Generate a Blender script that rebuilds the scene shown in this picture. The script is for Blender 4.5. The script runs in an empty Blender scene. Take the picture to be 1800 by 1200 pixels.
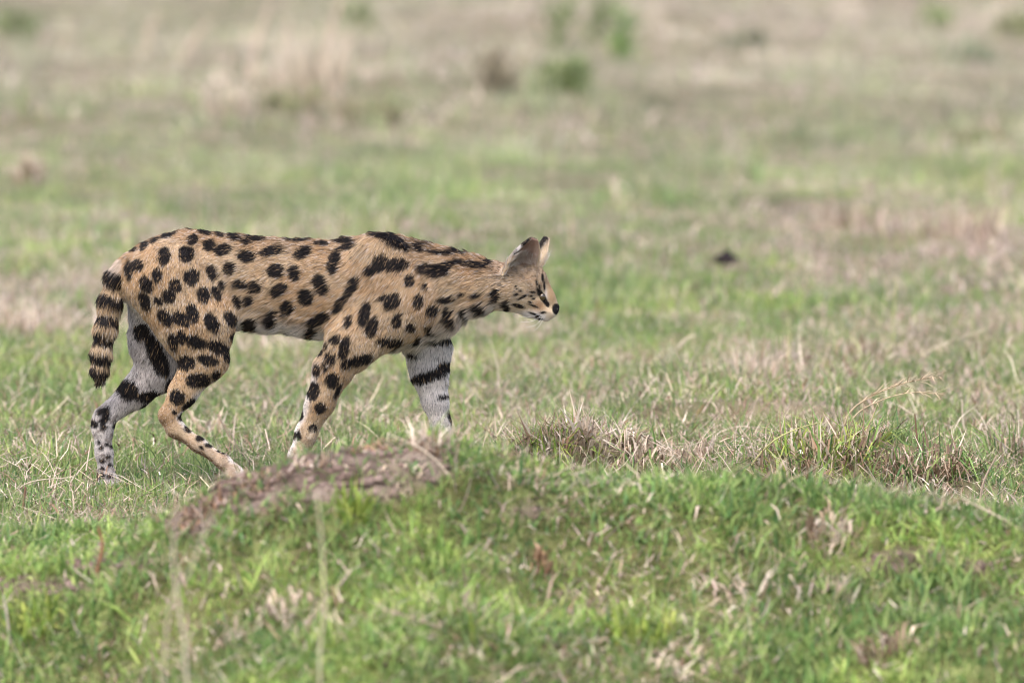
import bpy, math, random
import numpy as np

rng = np.random.default_rng(7)
random.seed(7)
scene = bpy.context.scene
COL = scene.collection

# ------------------------------------------------------------------ camera
DIST, CAMH, FPX = 16.0, 1.6, 12576.0
PITCH = 0.0809
cam_d = bpy.data.cameras.new('camera')
cam_d.sensor_width = 36.0
cam_d.lens = 36.0 * FPX / 1800.0
cam_d.clip_start = 0.5
cam_d.clip_end = 6000
cam_d.dof.use_dof = True
cam_d.dof.focus_distance = 15.97
cam_d.dof.aperture_fstop = 3.4
cam = bpy.data.objects.new('camera', cam_d)
cam.location = (0, -DIST, CAMH)
cam.rotation_euler = (math.pi / 2 - PITCH, 0, 0)
COL.objects.link(cam)
scene.camera = cam

# ------------------------------------------------------------------ sky, sun, exposure
SUN_EL, SUN_ROT = math.radians(62), math.radians(205)
world = bpy.data.worlds.new('World')
scene.world = world
world.use_nodes = True
wn = world.node_tree.nodes
wn.clear()
sky = wn.new('ShaderNodeTexSky')
sky.sky_type = 'NISHITA'
sky.sun_disc = False
sky.sun_elevation = SUN_EL
sky.sun_rotation = SUN_ROT
sky.air_density = 1.0
sky.dust_density = 3.8
sky.ozone_density = 0.6
bg = wn.new('ShaderNodeBackground')
bg.inputs['Strength'].default_value = 0.145
wo = wn.new('ShaderNodeOutputWorld')
world.node_tree.links.new(sky.outputs[0], bg.inputs[0])
world.node_tree.links.new(bg.outputs[0], wo.inputs[0])
sun_d = bpy.data.lights.new('sun', 'SUN')
sun_d.energy = 1.1
sun_d.angle = math.radians(45)
sun_d.color = (1.0, 0.965, 0.93)
sun = bpy.data.objects.new('sun', sun_d)
sd = np.array([math.sin(SUN_ROT) * math.cos(SUN_EL), math.cos(SUN_ROT) * math.cos(SUN_EL), math.sin(SUN_EL)])
from mathutils import Vector
sun.rotation_euler = Vector(sd).to_track_quat('Z', 'Y').to_euler()
sun.location = (0, 0, 20)
COL.objects.link(sun)
scene.view_settings.view_transform = 'Standard'
scene.view_settings.look = 'None'
scene.view_settings.gamma = 1.0
scene.view_settings.exposure = 1.45
scene.view_settings.use_curve_mapping = False
scene.render.engine = 'CYCLES'
scene.cycles.use_denoising = True
scene.cycles.filter_width = 1.1
scene.cycles.max_bounces = 8
scene.cycles.transparent_max_bounces = 8

# ------------------------------------------------------------------ helpers
CP = np.array([0, -DIST, CAMH])
FW = np.array([0, math.cos(PITCH), -math.sin(PITCH)])
RT = np.array([1.0, 0, 0])
UP = np.array([0, math.sin(PITCH), math.cos(PITCH)])


def at(px, py, Y):
    """the place at depth Y that the photograph shows at a point"""
    d = FW + RT * (px - 900) / FPX + UP * (600 - py) / FPX
    return CP + d * ((Y - CP[1]) / d[1])


def on_ground(px, py, z=0.0):
    d = FW + RT * (px - 900) / FPX + UP * (600 - py) / FPX
    return CP + d * ((z - CP[2]) / d[2])


def project(P):
    q = P - CP
    dep = q @ FW
    return 900 + FPX * (q @ RT) / dep, 600 - FPX * (q @ UP) / dep


def _hash(ix, iy, seed):
    h = (ix.astype(np.int64) * 374761393 + iy.astype(np.int64) * 668265263 + seed * 974634777) & 0x7fffffff
    h = ((h ^ (h >> 13)) * 1274126177) & 0x7fffffff
    h = h ^ (h >> 16)
    return (h & 0xffff) / 65535.0


def noise(x, y, seed=0):
    x = np.asarray(x, float); y = np.asarray(y, float)
    ix = np.floor(x); iy = np.floor(y)
    fx = x - ix; fy = y - iy
    fx = fx * fx * (3 - 2 * fx); fy = fy * fy * (3 - 2 * fy)
    a = _hash(ix, iy, seed); b = _hash(ix + 1, iy, seed)
    c = _hash(ix, iy + 1, seed); d = _hash(ix + 1, iy + 1, seed)
    return (a * (1 - fx) + b * fx) * (1 - fy) + (c * (1 - fx) + d * fx) * fy


def fbm(x, y, seed=0, o=4):
    s = 0; a = 0.5; t = 0
    for k in range(o):
        s = s + a * noise(x * 2 ** k + 17.3 * k, y * 2 ** k - 9.1 * k, seed + k)
        t += a; a *= 0.5
    return s / t


def sstep(a, b, x):
    t = np.clip((x - a) / (b - a), 0, 1)
    return t * t * (3 - 2 * t)


def tag(o, label=None, cat=None, group=None, kind=None):
    if label: o['label'] = label
    if cat: o['category'] = cat
    if group: o['group'] = group
    if kind: o['kind'] = kind
    return o


def mesh_np(name, V, polys, mat, parent=None, col=None, smooth=False, attr='tint'):
    """polys: list of (n,k) index arrays"""
    me = bpy.data.meshes.new(name)
    V = np.asarray(V, np.float32)
    me.vertices.add(len(V))
    me.vertices.foreach_set('co', V.ravel())
    li = np.concatenate([p.ravel() for p in polys]).astype(np.int32)
    tot = np.concatenate([np.full(len(p), p.shape[1]) for p in polys]).astype(np.int32)
    st = np.concatenate([[0], np.cumsum(tot)[:-1]]).astype(np.int32)
    me.loops.add(len(li)); me.loops.foreach_set('vertex_index', li)
    me.polygons.add(len(tot)); me.polygons.foreach_set('loop_start', st); me.polygons.foreach_set('loop_total', tot)
    if smooth:
        me.polygons.foreach_set('use_smooth', np.ones(len(tot), bool))
    if col is not None:
        a = me.attributes.new(attr, 'FLOAT_COLOR', 'POINT')
        c = np.ones((len(V), 4), np.float32); c[:, :3] = col
        a.data.foreach_set('color', c.ravel())
    me.update(calc_edges=True)
    if mat: me.materials.append(mat)
    o = bpy.data.objects.new(name, me)
    COL.objects.link(o)
    if parent is not None: o.parent = parent
    return o


def empty(name, loc, label, cat, group=None):
    o = bpy.data.objects.new(name, None)
    o.empty_display_size = 0.05
    o.location = loc
    COL.objects.link(o)
    return tag(o, label, cat, group)


def nodes_of(name):
    m = bpy.data.materials.new(name)
    m.use_nodes = True
    nt = m.node_tree
    nt.nodes.clear()
    out = nt.nodes.new('ShaderNodeOutputMaterial')
    return m, nt, out


def leaf_mat(name, transl=0.35, rough=0.6, spec=0.25):
    m, nt, out = nodes_of(name)
    a = nt.nodes.new('ShaderNodeAttribute'); a.attribute_name = 'tint'
    g = nt.nodes.new('ShaderNodeNewGeometry')
    n = nt.nodes.new('ShaderNodeTexNoise'); n.inputs['Scale'].default_value = 60; n.inputs['Detail'].default_value = 2
    nt.links.new(g.outputs['Position'], n.inputs['Vector'])
    mr = nt.nodes.new('ShaderNodeMapRange'); mr.inputs['To Min'].default_value = 0.8; mr.inputs['To Max'].default_value = 1.2
    nt.links.new(n.outputs['Fac'], mr.inputs['Value'])
    mx = nt.nodes.new('ShaderNodeMix'); mx.data_type = 'RGBA'; mx.blend_type = 'MULTIPLY'; mx.inputs['Factor'].default_value = 1
    nt.links.new(a.outputs['Color'], mx.inputs[6]); nt.links.new(mr.outputs[0], mx.inputs[7])
    p = nt.nodes.new('ShaderNodeBsdfPrincipled')
    p.inputs['Roughness'].default_value = rough
    p.inputs['Specular IOR Level'].default_value = spec
    nt.links.new(mx.outputs[2], p.inputs['Base Color'])
    t = nt.nodes.new('ShaderNodeBsdfTranslucent')
    nt.links.new(mx.outputs[2], t.inputs['Color'])
    s = nt.nodes.new('ShaderNodeMixShader'); s.inputs[0].default_value = transl
    nt.links.new(p.outputs[0], s.inputs[1]); nt.links.new(t.outputs[0], s.inputs[2])
    nt.links.new(s.outputs[0], out.inputs[0])
    return m


def ramp_mat(name, stops, scale, rough=0.9, detail=8, bump=0.0, scale2=None, attr=False):
    m, nt, out = nodes_of(name)
    g = nt.nodes.new('ShaderNodeNewGeometry')
    n = nt.nodes.new('ShaderNodeTexNoise'); n.inputs['Scale'].default_value = scale; n.inputs['Detail'].default_value = detail
    nt.links.new(g.outputs['Position'], n.inputs['Vector'])
    r = nt.nodes.new('ShaderNodeValToRGB')
    el = r.color_ramp.elements
    while len(el) < len(stops): el.new(0.5)
    for e, (p_, c_) in zip(el, stops):
        e.position = p_; e.color = (*c_, 1)
    nt.links.new(n.outputs['Fac'], r.inputs['Fac'])
    p = nt.nodes.new('ShaderNodeBsdfPrincipled')
    p.inputs['Roughness'].default_value = rough
    p.inputs['Specular IOR Level'].default_value = 0.15
    src = r.outputs['Color']
    if attr:
        a = nt.nodes.new('ShaderNodeAttribute'); a.attribute_name = 'tint'
        mx = nt.nodes.new('ShaderNodeMix'); mx.data_type = 'RGBA'; mx.blend_type = 'MULTIPLY'; mx.inputs['Factor'].default_value = 1
        nt.links.new(a.outputs['Color'], mx.inputs[6]); nt.links.new(src, mx.inputs[7])
        src = mx.outputs[2]
    nt.links.new(src, p.inputs['Base Color'])
    if bump:
        b = nt.nodes.new('ShaderNodeBump'); b.inputs['Strength'].default_value = bump; b.inputs['Distance'].default_value = 0.01
        n2 = nt.nodes.new('ShaderNodeTexNoise'); n2.inputs['Scale'].default_value = scale2 or scale * 4; n2.inputs['Detail'].default_value = 6
        nt.links.new(g.outputs['Position'], n2.inputs['Vector'])
        nt.links.new(n2.outputs['Fac'], b.inputs['Height'])
        nt.links.new(b.outputs[0], p.inputs['Normal'])
    nt.links.new(p.outputs[0], out.inputs[0])
    return m


M_GROUND = ramp_mat('thatch_ground', [(0.3, (0.07, 0.05, 0.034)), (0.45, (0.12, 0.11, 0.055)), (0.58, (0.19, 0.155, 0.11)), (0.72, (0.10, 0.115, 0.045))], 2.3, bump=0.6, scale2=60)
M_MOUND = ramp_mat('mound_soil', [(0.3, (0.055, 0.038, 0.028)), (0.48, (0.13, 0.095, 0.075)), (0.7, (0.22, 0.175, 0.138))], 11, bump=0.9, scale2=90, attr=True)
M_GRASS = leaf_mat('grass_blade', 0.28)
M_DRY = leaf_mat('dry_blade', 0.2, 0.75, 0.15)
M_CLOD = ramp_mat('soil_clod', [(0.3, (0.07, 0.046, 0.037)), (0.5, (0.17, 0.118, 0.098)), (0.72, (0.29, 0.215, 0.185))], 22, bump=0.5, scale2=200)
M_DUNG = ramp_mat('dung', [(0.3, (0.012, 0.009, 0.010)), (0.7, (0.035, 0.026, 0.028))], 30, bump=0.8, scale2=120)

# ------------------------------------------------------------------ terrain
BANKS = [(at(1010, 780, 0.25)[0], 0.25, .17, .075), (at(1450, 820, .05)[0], .05, .26, .07), (at(1650, 840, -.15)[0], -.15, .16, .05), (at(1310, 680, 1.6)[0], 1.6, .3, .05)]


def gz(x, y):
    x = np.asarray(x, float); y = np.asarray(y, float)
    near = (fbm(x * 1.1, y * 1.1, 3, 3) - 0.5) * 0.05
    far = (fbm(x * 0.35, y * 0.25, 9, 3) - 0.5) * 0.30 * sstep(3, 14, y)
    # low rise behind the cat, on the left
    c = on_ground(560, 185)
    hump = 0.16 * np.exp(-((x - c[0]) / 1.1) ** 2 - ((y - c[1] - 1) / 1.6) ** 2)
    flat = 1 - 0.85 * np.exp(-((x + 0.4) / 0.9) ** 2 - (y / 0.6) ** 2)
    damp = 1 - sstep(90, 200, np.abs(y))
    dip = -0.42 * np.clip(-1.95 - y, 0, 1.6) - 0.05 * sstep(-1.7, -2.1, y)      # the land falls away towards the camera
    bank = 0.0
    for cx, cy, hw, hh in BANKS:
        bank = bank + hh * np.exp(-((x - cx) / hw) ** 4) * sstep(cy - .05, cy + .02, y + .05 * np.sin(x * 19)) * (1 - sstep(cy + .12, cy + 1.1, y))
    return (near * flat + far + hump) * damp + dip - 0.030 + bank


CREST_Y = -1.85
crest_px = [(-900, 1010), (-300, 1000), (0, 988), (150, 975), (250, 940), (300, 900), (360, 858), (430, 824), (500, 802), (600, 788), (680, 776), (745, 765),
            (800, 785), (860, 806), (940, 832), (1000, 850), (1100, 856), (1200, 856), (1300, 862), (1400, 874), (1500, 883), (1600, 893), (1700, 903), (1800, 912), (2200, 915), (2700, 960)]
CR = np.array([at(px, py, CREST_Y)[[0, 2]] for px, py in crest_px])


def mz(x, y):
    R = np.interp(x, CR[:, 0], CR[:, 1])
    cy = CREST_Y + 0.10 * np.sin(x * 2.1) - 0.12 * sstep(0.1, 1.2, x)
    s = np.clip((y - cy) / 0.62, 0, 1)
    f = np.where(y < cy, 1.0, 0.5 + 0.5 * np.cos(np.pi * s))
    dd = np.clip(cy - y, 0, 9)
    fall = 0.42 * dd * sstep(-0.05, 0.28, dd) + 0.05 * np.sin(dd * 5.5 + x * 1.3) * sstep(0.1, 0.5, dd)
    bumps = (fbm(x * 5, y * 5, 31, 4) - 0.5) * 0.075 + (fbm(x * 1.6, y * 1.6, 37, 2) - 0.5) * 0.06
    bumps = bumps + (fbm(x * 24, y * 24, 43, 3) - 0.5) * 0.030
    w = sstep(-4.2, -3.7, y) * (1 - sstep(-1.35, -1.1, y)) * (1 - sstep(2.3, 2.7, np.abs(x)))
    lf = sstep(-1.5, -0.7, x)
    return (R * f + bumps * (1 - 0.75 * np.exp(-((y - cy) / 0.12) ** 2)) * (0.35 + 0.65 * lf)) * w - fall - 0.035 * (1 - w) - 0.02 * (1 - lf) * (y > cy) - 0.004


def surf(x, y):
    return np.maximum(gz(x, y), np.where((y > -4.35) & (y < -0.9) & (np.abs(x) < 2.8), mz(x, y), -9))


def place(px, py, lo=-4.2, hi=70):
    """where the line of sight through a point of the photograph meets the ground or the mound"""
    Y = np.concatenate([np.linspace(lo, 6, 2000), np.linspace(6, hi, 2500)])
    d = FW + RT * (px - 900) / FPX + UP * (600 - py) / FPX
    P = CP + d * ((Y - CP[1]) / d[1])[:, None]
    s = surf(P[:, 0], P[:, 1])
    k = np.argmax(P[:, 2] <= s)
    q = P[k]; q[2] = s[k]
    return q


DUNG = None


def grid_mesh(name, xs, ys, hf, mat, tintf=None):
    X, Y = np.meshgrid(xs, ys, indexing='ij')
    Z = hf(X, Y)
    V = np.stack([X, Y, Z], -1).reshape(-1, 3)
    nx, ny = len(xs), len(ys)
    i = np.arange(nx * ny).reshape(nx, ny)
    q = np.stack([i[:-1, :-1], i[1:, :-1], i[1:, 1:], i[:-1, 1:]], -1).reshape(-1, 4)
    return mesh_np(name, V, [q], mat, smooth=True, col=tintf(V) if tintf else None)


xs = np.concatenate([[-3000, -1000, -300, -100, -40, -20], np.linspace(-10, -3.2, 28), np.linspace(-3, 3, 100), np.linspace(3.2, 10, 28), [20, 40, 100, 300, 1000, 3000]])
ys = np.concatenate([[-300, -100, -40, -20], np.linspace(-12, -4.5, 16), np.linspace(-4.3, -1.0, 50), np.linspace(-.98, 2.2, 150), np.linspace(2.25, 6, 55), np.linspace(6.2, 40, 150), np.linspace(41, 90, 60), [110, 150, 220, 400, 900, 3000]])
ground = grid_mesh('ground', xs, ys, gz, M_GROUND)
tag(ground, 'open savanna ground under short grass reaching far back', 'ground', kind='structure')
SOIL_PX = [(560, 845, 190, 50), (420, 868, 90, 38), (745, 810, 60, 45), (620, 800, 130, 40), (330, 915, 50, 35), (1600, 985, 75, 26), (1715, 1000, 50, 18), (180, 985, 120, 26), (60, 1030, 100, 22), (930, 900, 50, 16), (1450, 925, 60, 25)]


def soil(P):
    px, py = project(P)
    m = np.zeros(len(P))
    for i, (cx, cy, rx, ry) in enumerate(SOIL_PX):
        d = ((px - cx) / rx) ** 2 + ((py - cy) / ry) ** 2
        m = np.maximum(m, np.clip(1.25 - d, 0, 1) * (0.97 if i < 5 else 0.6))
    return np.clip(m + 0.5 * (fbm(P[:, 0] * 8, P[:, 1] * 8, 99, 2) - 0.5) * (m > 0.02), 0, 0.90)


def mound_tint(V):
    m = np.clip(soil(V) * 1.3, 0, 1)[:, None]           # living thatch away from the bare soil
    return np.array([.80, 1.15, .52]) * (1 - m) + np.array([1.0, 1.0, 1.0]) * m


mound = grid_mesh('mound', np.linspace(-2.75, 2.75, 480), np.linspace(-4.3, -0.95, 300), mz, M_MOUND, mound_tint)
tag(mound, 'low earth mound in the blurred foreground, grass on its slope', 'mound', kind='structure')

# ------------------------------------------------------------------ grass
C_GREEN = np.array([[0.155, 0.25, 0.075], [0.19, 0.28, 0.085], [0.23, 0.30, 0.10], [0.105, 0.19, 0.07], [0.29, 0.34, 0.12]])
C_STRAW = np.array([[0.55, 0.45, 0.33], [0.62, 0.52, 0.42], [0.46, 0.36, 0.27], [0.54, 0.42, 0.35], [0.36, 0.26, 0.19]])
C_BROWN = np.array([[0.20, 0.12, 0.08], [0.27, 0.17, 0.12], [0.15, 0.09, 0.065]])


def blades(base, h, w, az, lean, curl, col, tip=None, flat=False):
    n = len(base)
    d = np.stack([np.cos(az), np.sin(az), np.zeros(n)], 1)
    # face the strip any way round its own axis
    tw = rng.uniform(0, 2 * np.pi, n)
    s = np.stack([np.cos(tw), np.sin(tw), np.zeros(n)], 1)
    z = np.array([0, 0, 1.0])
    a0, a1 = lean, lean + curl
    hh = (h * 0.5)[:, None]
    p1 = base + hh * (np.sin(a0)[:, None] * d + np.cos(a0)[:, None] * z)
    p2 = p1 + hh * (np.sin(a1)[:, None] * d + np.cos(a1)[:, None] * z)
    ww = (w * 0.5)[:, None]
    V = np.stack([base - s * ww, base + s * ww, p1 + s * ww * 0.85, p1 - s * ww * 0.85, p2], 1).reshape(-1, 3)
    k = (np.arange(n) * 5)[:, None]
    Q = k + np.array([[0, 1, 2, 3]]); T = k + np.array([[3, 2, 4]])
    tip = col if tip is None else tip
    C = np.stack([col, col, col, col, tip], 1).reshape(-1, 3)
    return V, Q, T, C


class Bl:
    def __init__(self): self.V = []; self.Q = []; self.T = []; self.C = []; self.n = 0
    def add(self, V, Q, T, C):
        self.V.append(V); self.Q.append(Q + self.n); self.T.append(T + self.n); self.C.append(C); self.n += len(V)
    def build(self, name, mat, parent=None):
        return mesh_np(name, np.concatenate(self.V), [np.concatenate(self.Q), np.concatenate(self.T)], mat, parent, np.concatenate(self.C))


DUNG = place(1275, 464)
# patches of the meadow: (px, py, rx, ry, amount) in the photograph's own places, turned into patches on the ground; + greener, - drier
PATCH = [(60, 650, 160, 60, .5), (250, 770, 200, 60, .25), (100, 540, 170, 45, -.55), (300, 265, 330, 40, .3), (120, 330, 140, 30, .2), (560, 185, 160, 30, -.35),
         (420, 175, 120, 40, -.4), (330, 40, 140, 30, .3), (260, 115, 140, 25, -.35), (80, 130, 140, 30, -.3), (600, 330, 220, 35, .15), (1150, 430, 200, 40, .25),
         (1560, 390, 220, 35, -.4), (1700, 440, 150, 30, -.3), (1300, 40, 300, 50, -.35), (1500, 110, 160, 25, .15), (1270, 185, 120, 20, -.25), (1650, 20, 200, 30, -.35), (1300, 515, 330, 40, .3),
         (1330, 600, 150, 30, -.2), (1700, 640, 200, 40, -.25), (1020, 790, 160, 60, -.35), (1150, 700, 200, 50, .25), (1600, 720, 160, 40, .3), (1130, 590, 160, 30, .2), (700, 700, 120, 50, .2), (100, 850, 130, 40, -.15),
         (1720, 180, 160, 30, -.1), (1000, 290, 200, 30, .2), (1000, 170, 160, 25, .1), (1500, 300, 200, 30, .05), (800, 60, 200, 40, -.2)]
PW = []
for px, py, rx, ry, a in PATCH:
    c = on_ground(px, py); e = on_ground(px + rx, py); f1 = on_ground(px, py - ry); f0 = on_ground(px, py + ry)
    PW.append((c[0], 0.5 * (f1[1] + f0[1]), e[0] - c[0], 0.5 * (f1[1] - f0[1]), a))


def greenness(x, y):
    g = 0.74 + 0.7 * (fbm(x * 0.8, y * 0.45, 51, 4) - 0.5) + 1.3 * (fbm(x * 5, y * 2.5, 57, 3) - 0.5)
    for cx, cy, rx, ry, a in PW:
        g = g + 0.8 * a * np.exp(-((x - cx) / rx) ** 2 - ((y - cy) / ry) ** 2)
    return g - 0.05 - 0.20 * sstep(1.5, 7, y) - 0.12 * sstep(12, 32, y)


def scatter(y0, y1, dens, margin=0.55, half0=None):
    """points in the wedge of ground that the photograph (and a step to either side of it) can see"""
    n0 = dens
    D0, D1 = y0 + DIST, y1 + DIST
    hw = lambda D: 0.0716 * D * 1.08 + margin
    area = (hw(D0) + hw(D1)) * (y1 - y0)
    n = int(area * n0)
    y = rng.uniform(y0, y1, n * 2)
    x = rng.uniform(-1, 1, n * 2) * hw(D1)
    k = np.abs(x) < hw(y + DIST)
    return x[k][:n], y[k][:n]


def pick(pal, n, var=0.18):
    c = pal[rng.integers(0, len(pal), n)]
    return c * rng.normal(1, var, (n, 1)).clip(0.5, 1.6)


def meadow(name, y0, y1, dens, hscale, wscale, mat, label, soilmask=None, mound_only=False, mfield=True):
    x, y = scatter(y0, y1, dens)
    m = mz(x, y) if y0 < -0.5 else np.full_like(x, -9)
    g = gz(x, y)
    if mound_only:
        k = m > g - 0.01
    else:
        k = m < g + 0.015
    k &= ~((np.abs(x - DUNG[0]) < .075) & (y > DUNG[1] - .55) & (y < DUNG[1] + .08))      # flattened in front of the dung
    # clumping: thin out between tufts
    cl = fbm(x * 9, y * 9, 71, 2)
    k &= rng.random(len(x)) < (0.8 if mound_only else 0.4) + 1.1 * sstep(0.38, 0.62, cl)
    x, y = x[k], y[k]; cl = cl[k]
    z = np.maximum(m, g)[k]
    if soilmask is not None:
        P = np.stack([x, y, z], 1)
        s = soilmask(P)
        kk = rng.random(len(x)) > s
        x, y, z, cl = x[kk], y[kk], z[kk], cl[kk]
    n = len(x)
    gr = greenness(x, y) if not mound_only else 0.90 + 1.1 * (fbm(x * 3.3, y * 3.3, 81, 3) - 0.5)
    isg = rng.random(n) < np.clip(gr, 0.08, 0.95)
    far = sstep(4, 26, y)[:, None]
    hue = (fbm(x * 6, y * 6, 91, 3) if mound_only else 0.5 * fbm(x * 1.7, y * 1.3, 91, 3) + 0.5 * fbm(x * 7, y * 4, 95, 2))[:, None]
    col = pick(C_GREEN, n)
    col = col * (0.55 + 0.9 * hue) + np.array([0.07, 0.055, 0.0]) * sstep(0.5, 0.72, hue)
    if mound_only: col = col * np.array([.98, 1.05, .95])
    dry = pick(C_STRAW, n, .26) * np.array([1.05, 1.02, 1.10])
    br = rng.random(n) < 0.14
    dry[br] = pick(C_BROWN, br.sum())
    col = np.where(isg[:, None], col, dry)
    # lens haze put into the blade colour as a pale straw tone, growing with distance
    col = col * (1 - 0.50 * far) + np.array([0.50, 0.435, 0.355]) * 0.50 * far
    h = np.where(isg, rng.gamma(4, 0.0090, n), rng.gamma(3.5, 0.0105, n)) * hscale * (0.65 + 0.7 * cl)
    w = np.where(isg, rng.uniform(0.0018, 0.0042, n), rng.uniform(0.0014, 0.004, n)) * wscale
    if y0 < 0 and not mound_only:
        for px, Yp in ((425, -.06), (200, .058), (535, -.055), (790, .055)):
            cx = at(px, 840, Yp)[0]
            h = h * (1 - .6 * np.exp(-((x - cx) / .06) ** 2 - ((y - Yp + .05) / .12) ** 2))
    lean = np.abs(rng.normal(0.35, 0.3, n)); lean = np.where(isg, lean, lean + rng.random(n) * 1.1)
    if mound_only: lean = lean + rng.random(n) ** 1.5 * 1.1
    far_h = sstep(5, 10, y)
    h = h * (1 - far_h + far_h * (0.55 + 1.5 * sstep(.48, .75, fbm(x * 2.2, y * 1.3, 131, 2))))
    col = col * (1 - far_h * .5 + far_h * fbm(x * 1.9, y * .8, 137, 3))[:, None]
    curl = rng.normal(0.55, 0.55, n)
    az = rng.uniform(0, 2 * np.pi, n)
    tipc = np.where((rng.random(n) < 0.25)[:, None], col * 0.4 + np.array([0.5, 0.4, 0.26]) * 0.6, col)
    b = Bl()
    b.add(*blades(np.stack([x, y, z - 0.004], 1), h, w, az, lean, curl, col, tipc))
    o = b.build(name, mat)
    return tag(o, label, 'grass', kind='stuff')


meadow('mound_grass', -3.8, -1.0, 28000, 0.95, 1.6, M_GRASS, 'short bright green grass blades growing on the foreground mound', soilmask=soil, mound_only=True)
meadow('meadow_grass', -2.3, 4.5, 14500, 1.0, 1.0, M_GRASS, 'sharp short green and straw grass round the cat')
meadow('background_grass', 4.5, 14, 3600, 1.15, 1.6, M_GRASS, 'softly blurred green and straw grass behind the cat')
meadow('distant_grass', 14, 38, 750, 1.5, 3.2, M_GRASS, 'pale far blurred grass at the top of the picture')
meadow('farthest_grass', 38, 75, 180, 1.8, 6, M_GRASS, 'pale far grass beyond the blurred field')


# flat dead litter lying between the blades
def litter(name, y0, y1, dens, label, mound_only=False):
    x, y = scatter(y0, y1, dens)
    m = mz(x, y) if y0 < -0.5 else np.full_like(x, -9)
    g = gz(x, y)
    k = (m > g - 0.01) if mound_only else (m < g + 0.015)
    k &= rng.random(len(x)) < 0.15 + 1.3 * sstep(0.42, 0.65, fbm(x * 3.5, y * 3.5, 111, 3))
    x, y = x[k], y[k]; z = np.maximum(m, g)[k]
    if mound_only:
        k = rng.random(len(x)) > 0.45 * soil(np.stack([x, y, z], 1))
        x, y, z = x[k], y[k], z[k]
    n = len(x)
    col = pick(C_STRAW, n); br = rng.random(n) < 0.3
    col[br] = pick(C_BROWN, br.sum())
    h = rng.gamma(4, 0.0105, n); w = rng.uniform(0.0016, 0.0045, n)
    b = Bl()
    b.add(*blades(np.stack([x, y, z + rng.uniform(0.0, 0.035, n)], 1), h, w, rng.uniform(0, 6.28, n), rng.normal(1.35, 0.3, n), rng.normal(0.15, 0.4, n), col))
    if not mound_only:                                                   # long broken straws lying bent over the turf
        k = 1500
        xx = rng.uniform(-1.9, 1.9, k); yy = rng.uniform(-.9, 3.2, k)
        kk = mz(xx, yy) < gz(xx, yy); xx, yy = xx[kk], yy[kk]; k = len(xx)
        zz = gz(xx, yy) + rng.uniform(0, .03, k)
        b.add(*blades(np.stack([xx, yy, zz], 1), rng.uniform(.06, .15, k), rng.uniform(.0018, .0034, k), rng.uniform(0, 6.28, k), rng.uniform(.5, 1.35, k), rng.uniform(0, .9, k), pick(C_STRAW, k, .2) * 1.1))
        b.add(*blades(np.stack([xx, yy + .1, zz], 1), rng.uniform(.02, .06, k), rng.uniform(.003, .007, k), rng.uniform(0, 6.28, k), rng.uniform(.3, 1.5, k), rng.uniform(0, .9, k), pick(C_BROWN, k, .2)))
    return tag(b.build(name, M_DRY), label, 'dry litter', kind='stuff')


litter('meadow_litter', -2.3, 5, 2600, 'dead straw litter lying among the green blades')
litter('mound_litter', -3.8, -1.0, 3600, 'dead straw litter lying on the foreground mound', True)

# crumbs of bare soil on the mound
def clods():
    x, y = scatter(-3.6, -1.2, 6000, 0.1)
    z = mz(x, y); P = np.stack([x, y, z], 1)
    k = (soil(P) > 0.45) & (z > gz(x, y))
    P = P[k]; n = len(P)
    ico = np.array([[0, 0, 1], [.89, 0, .45], [.28, .85, .45], [-.72, .53, .45], [-.72, -.53, .45], [.28, -.85, .45], [.72, .53, -.45], [-.28, .85, -.45], [-.89, 0, -.45], [-.28, -.85, -.45], [.72, -.53, -.45], [0, 0, -1]])
    F = np.array([[0, 1, 2], [0, 2, 3], [0, 3, 4], [0, 4, 5], [0, 5, 1], [1, 6, 2], [2, 7, 3], [3, 8, 4], [4, 9, 5], [5, 10, 1], [6, 7, 2], [7, 8, 3], [8, 9, 4], [9, 10, 5], [10, 6, 1], [11, 7, 6], [11, 8, 7], [11, 9, 8], [11, 10, 9], [11, 6, 10]])
    r = rng.gamma(1.5, 0.0028, n).clip(0.0015, 0.014)
    V = P[:, None, :] + ico[None] * r[:, None, None] * rng.uniform(0.5, 1.4, (n, 12, 1)) * np.array([1.2, 1.2, 0.8])
    F = (np.arange(n) * 12)[:, None, None] + F[None]
    return tag(mesh_np('soil_crumbs', V.reshape(-1, 3), [F.reshape(-1, 3)], M_CLOD), 'loose brown soil crumbs on the bare top of the mound', 'soil', kind='stuff')


clods()

# ================================================================== the serval
PXM = 2.29 / 1800          # metres for one photograph pixel at the cat


def rc(P, A, B, ra, rb, ys=1.0):
    AB = B - A
    t = np.clip(((P - A) @ AB) / (AB @ AB), 0, 1)
    D = P - (A + t[..., None] * AB)
    D[..., 1] /= ys
    r = ra + (rb - ra) * t
    return (np.sqrt((D * D).sum(-1)) - r) * (0.5 + 0.5 * ys), t


def smin(a, b, k):
    h = np.clip(0.5 + 0.5 * (b - a) / k, 0, 1)
    return b * (1 - h) + a * h - k * h * (1 - h)


def chain(pts):
    """pts: (px, py, y, radius px, flattening)"""
    out = []
    for (a, b) in zip(pts[:-1], pts[1:]):
        A = at(a[0], a[1], a[2]); B = at(b[0], b[1], b[2])
        out.append((A, B, a[3] * PXM, b[3] * PXM, 0.5 * (a[4] + b[4])))
    return out


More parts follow.
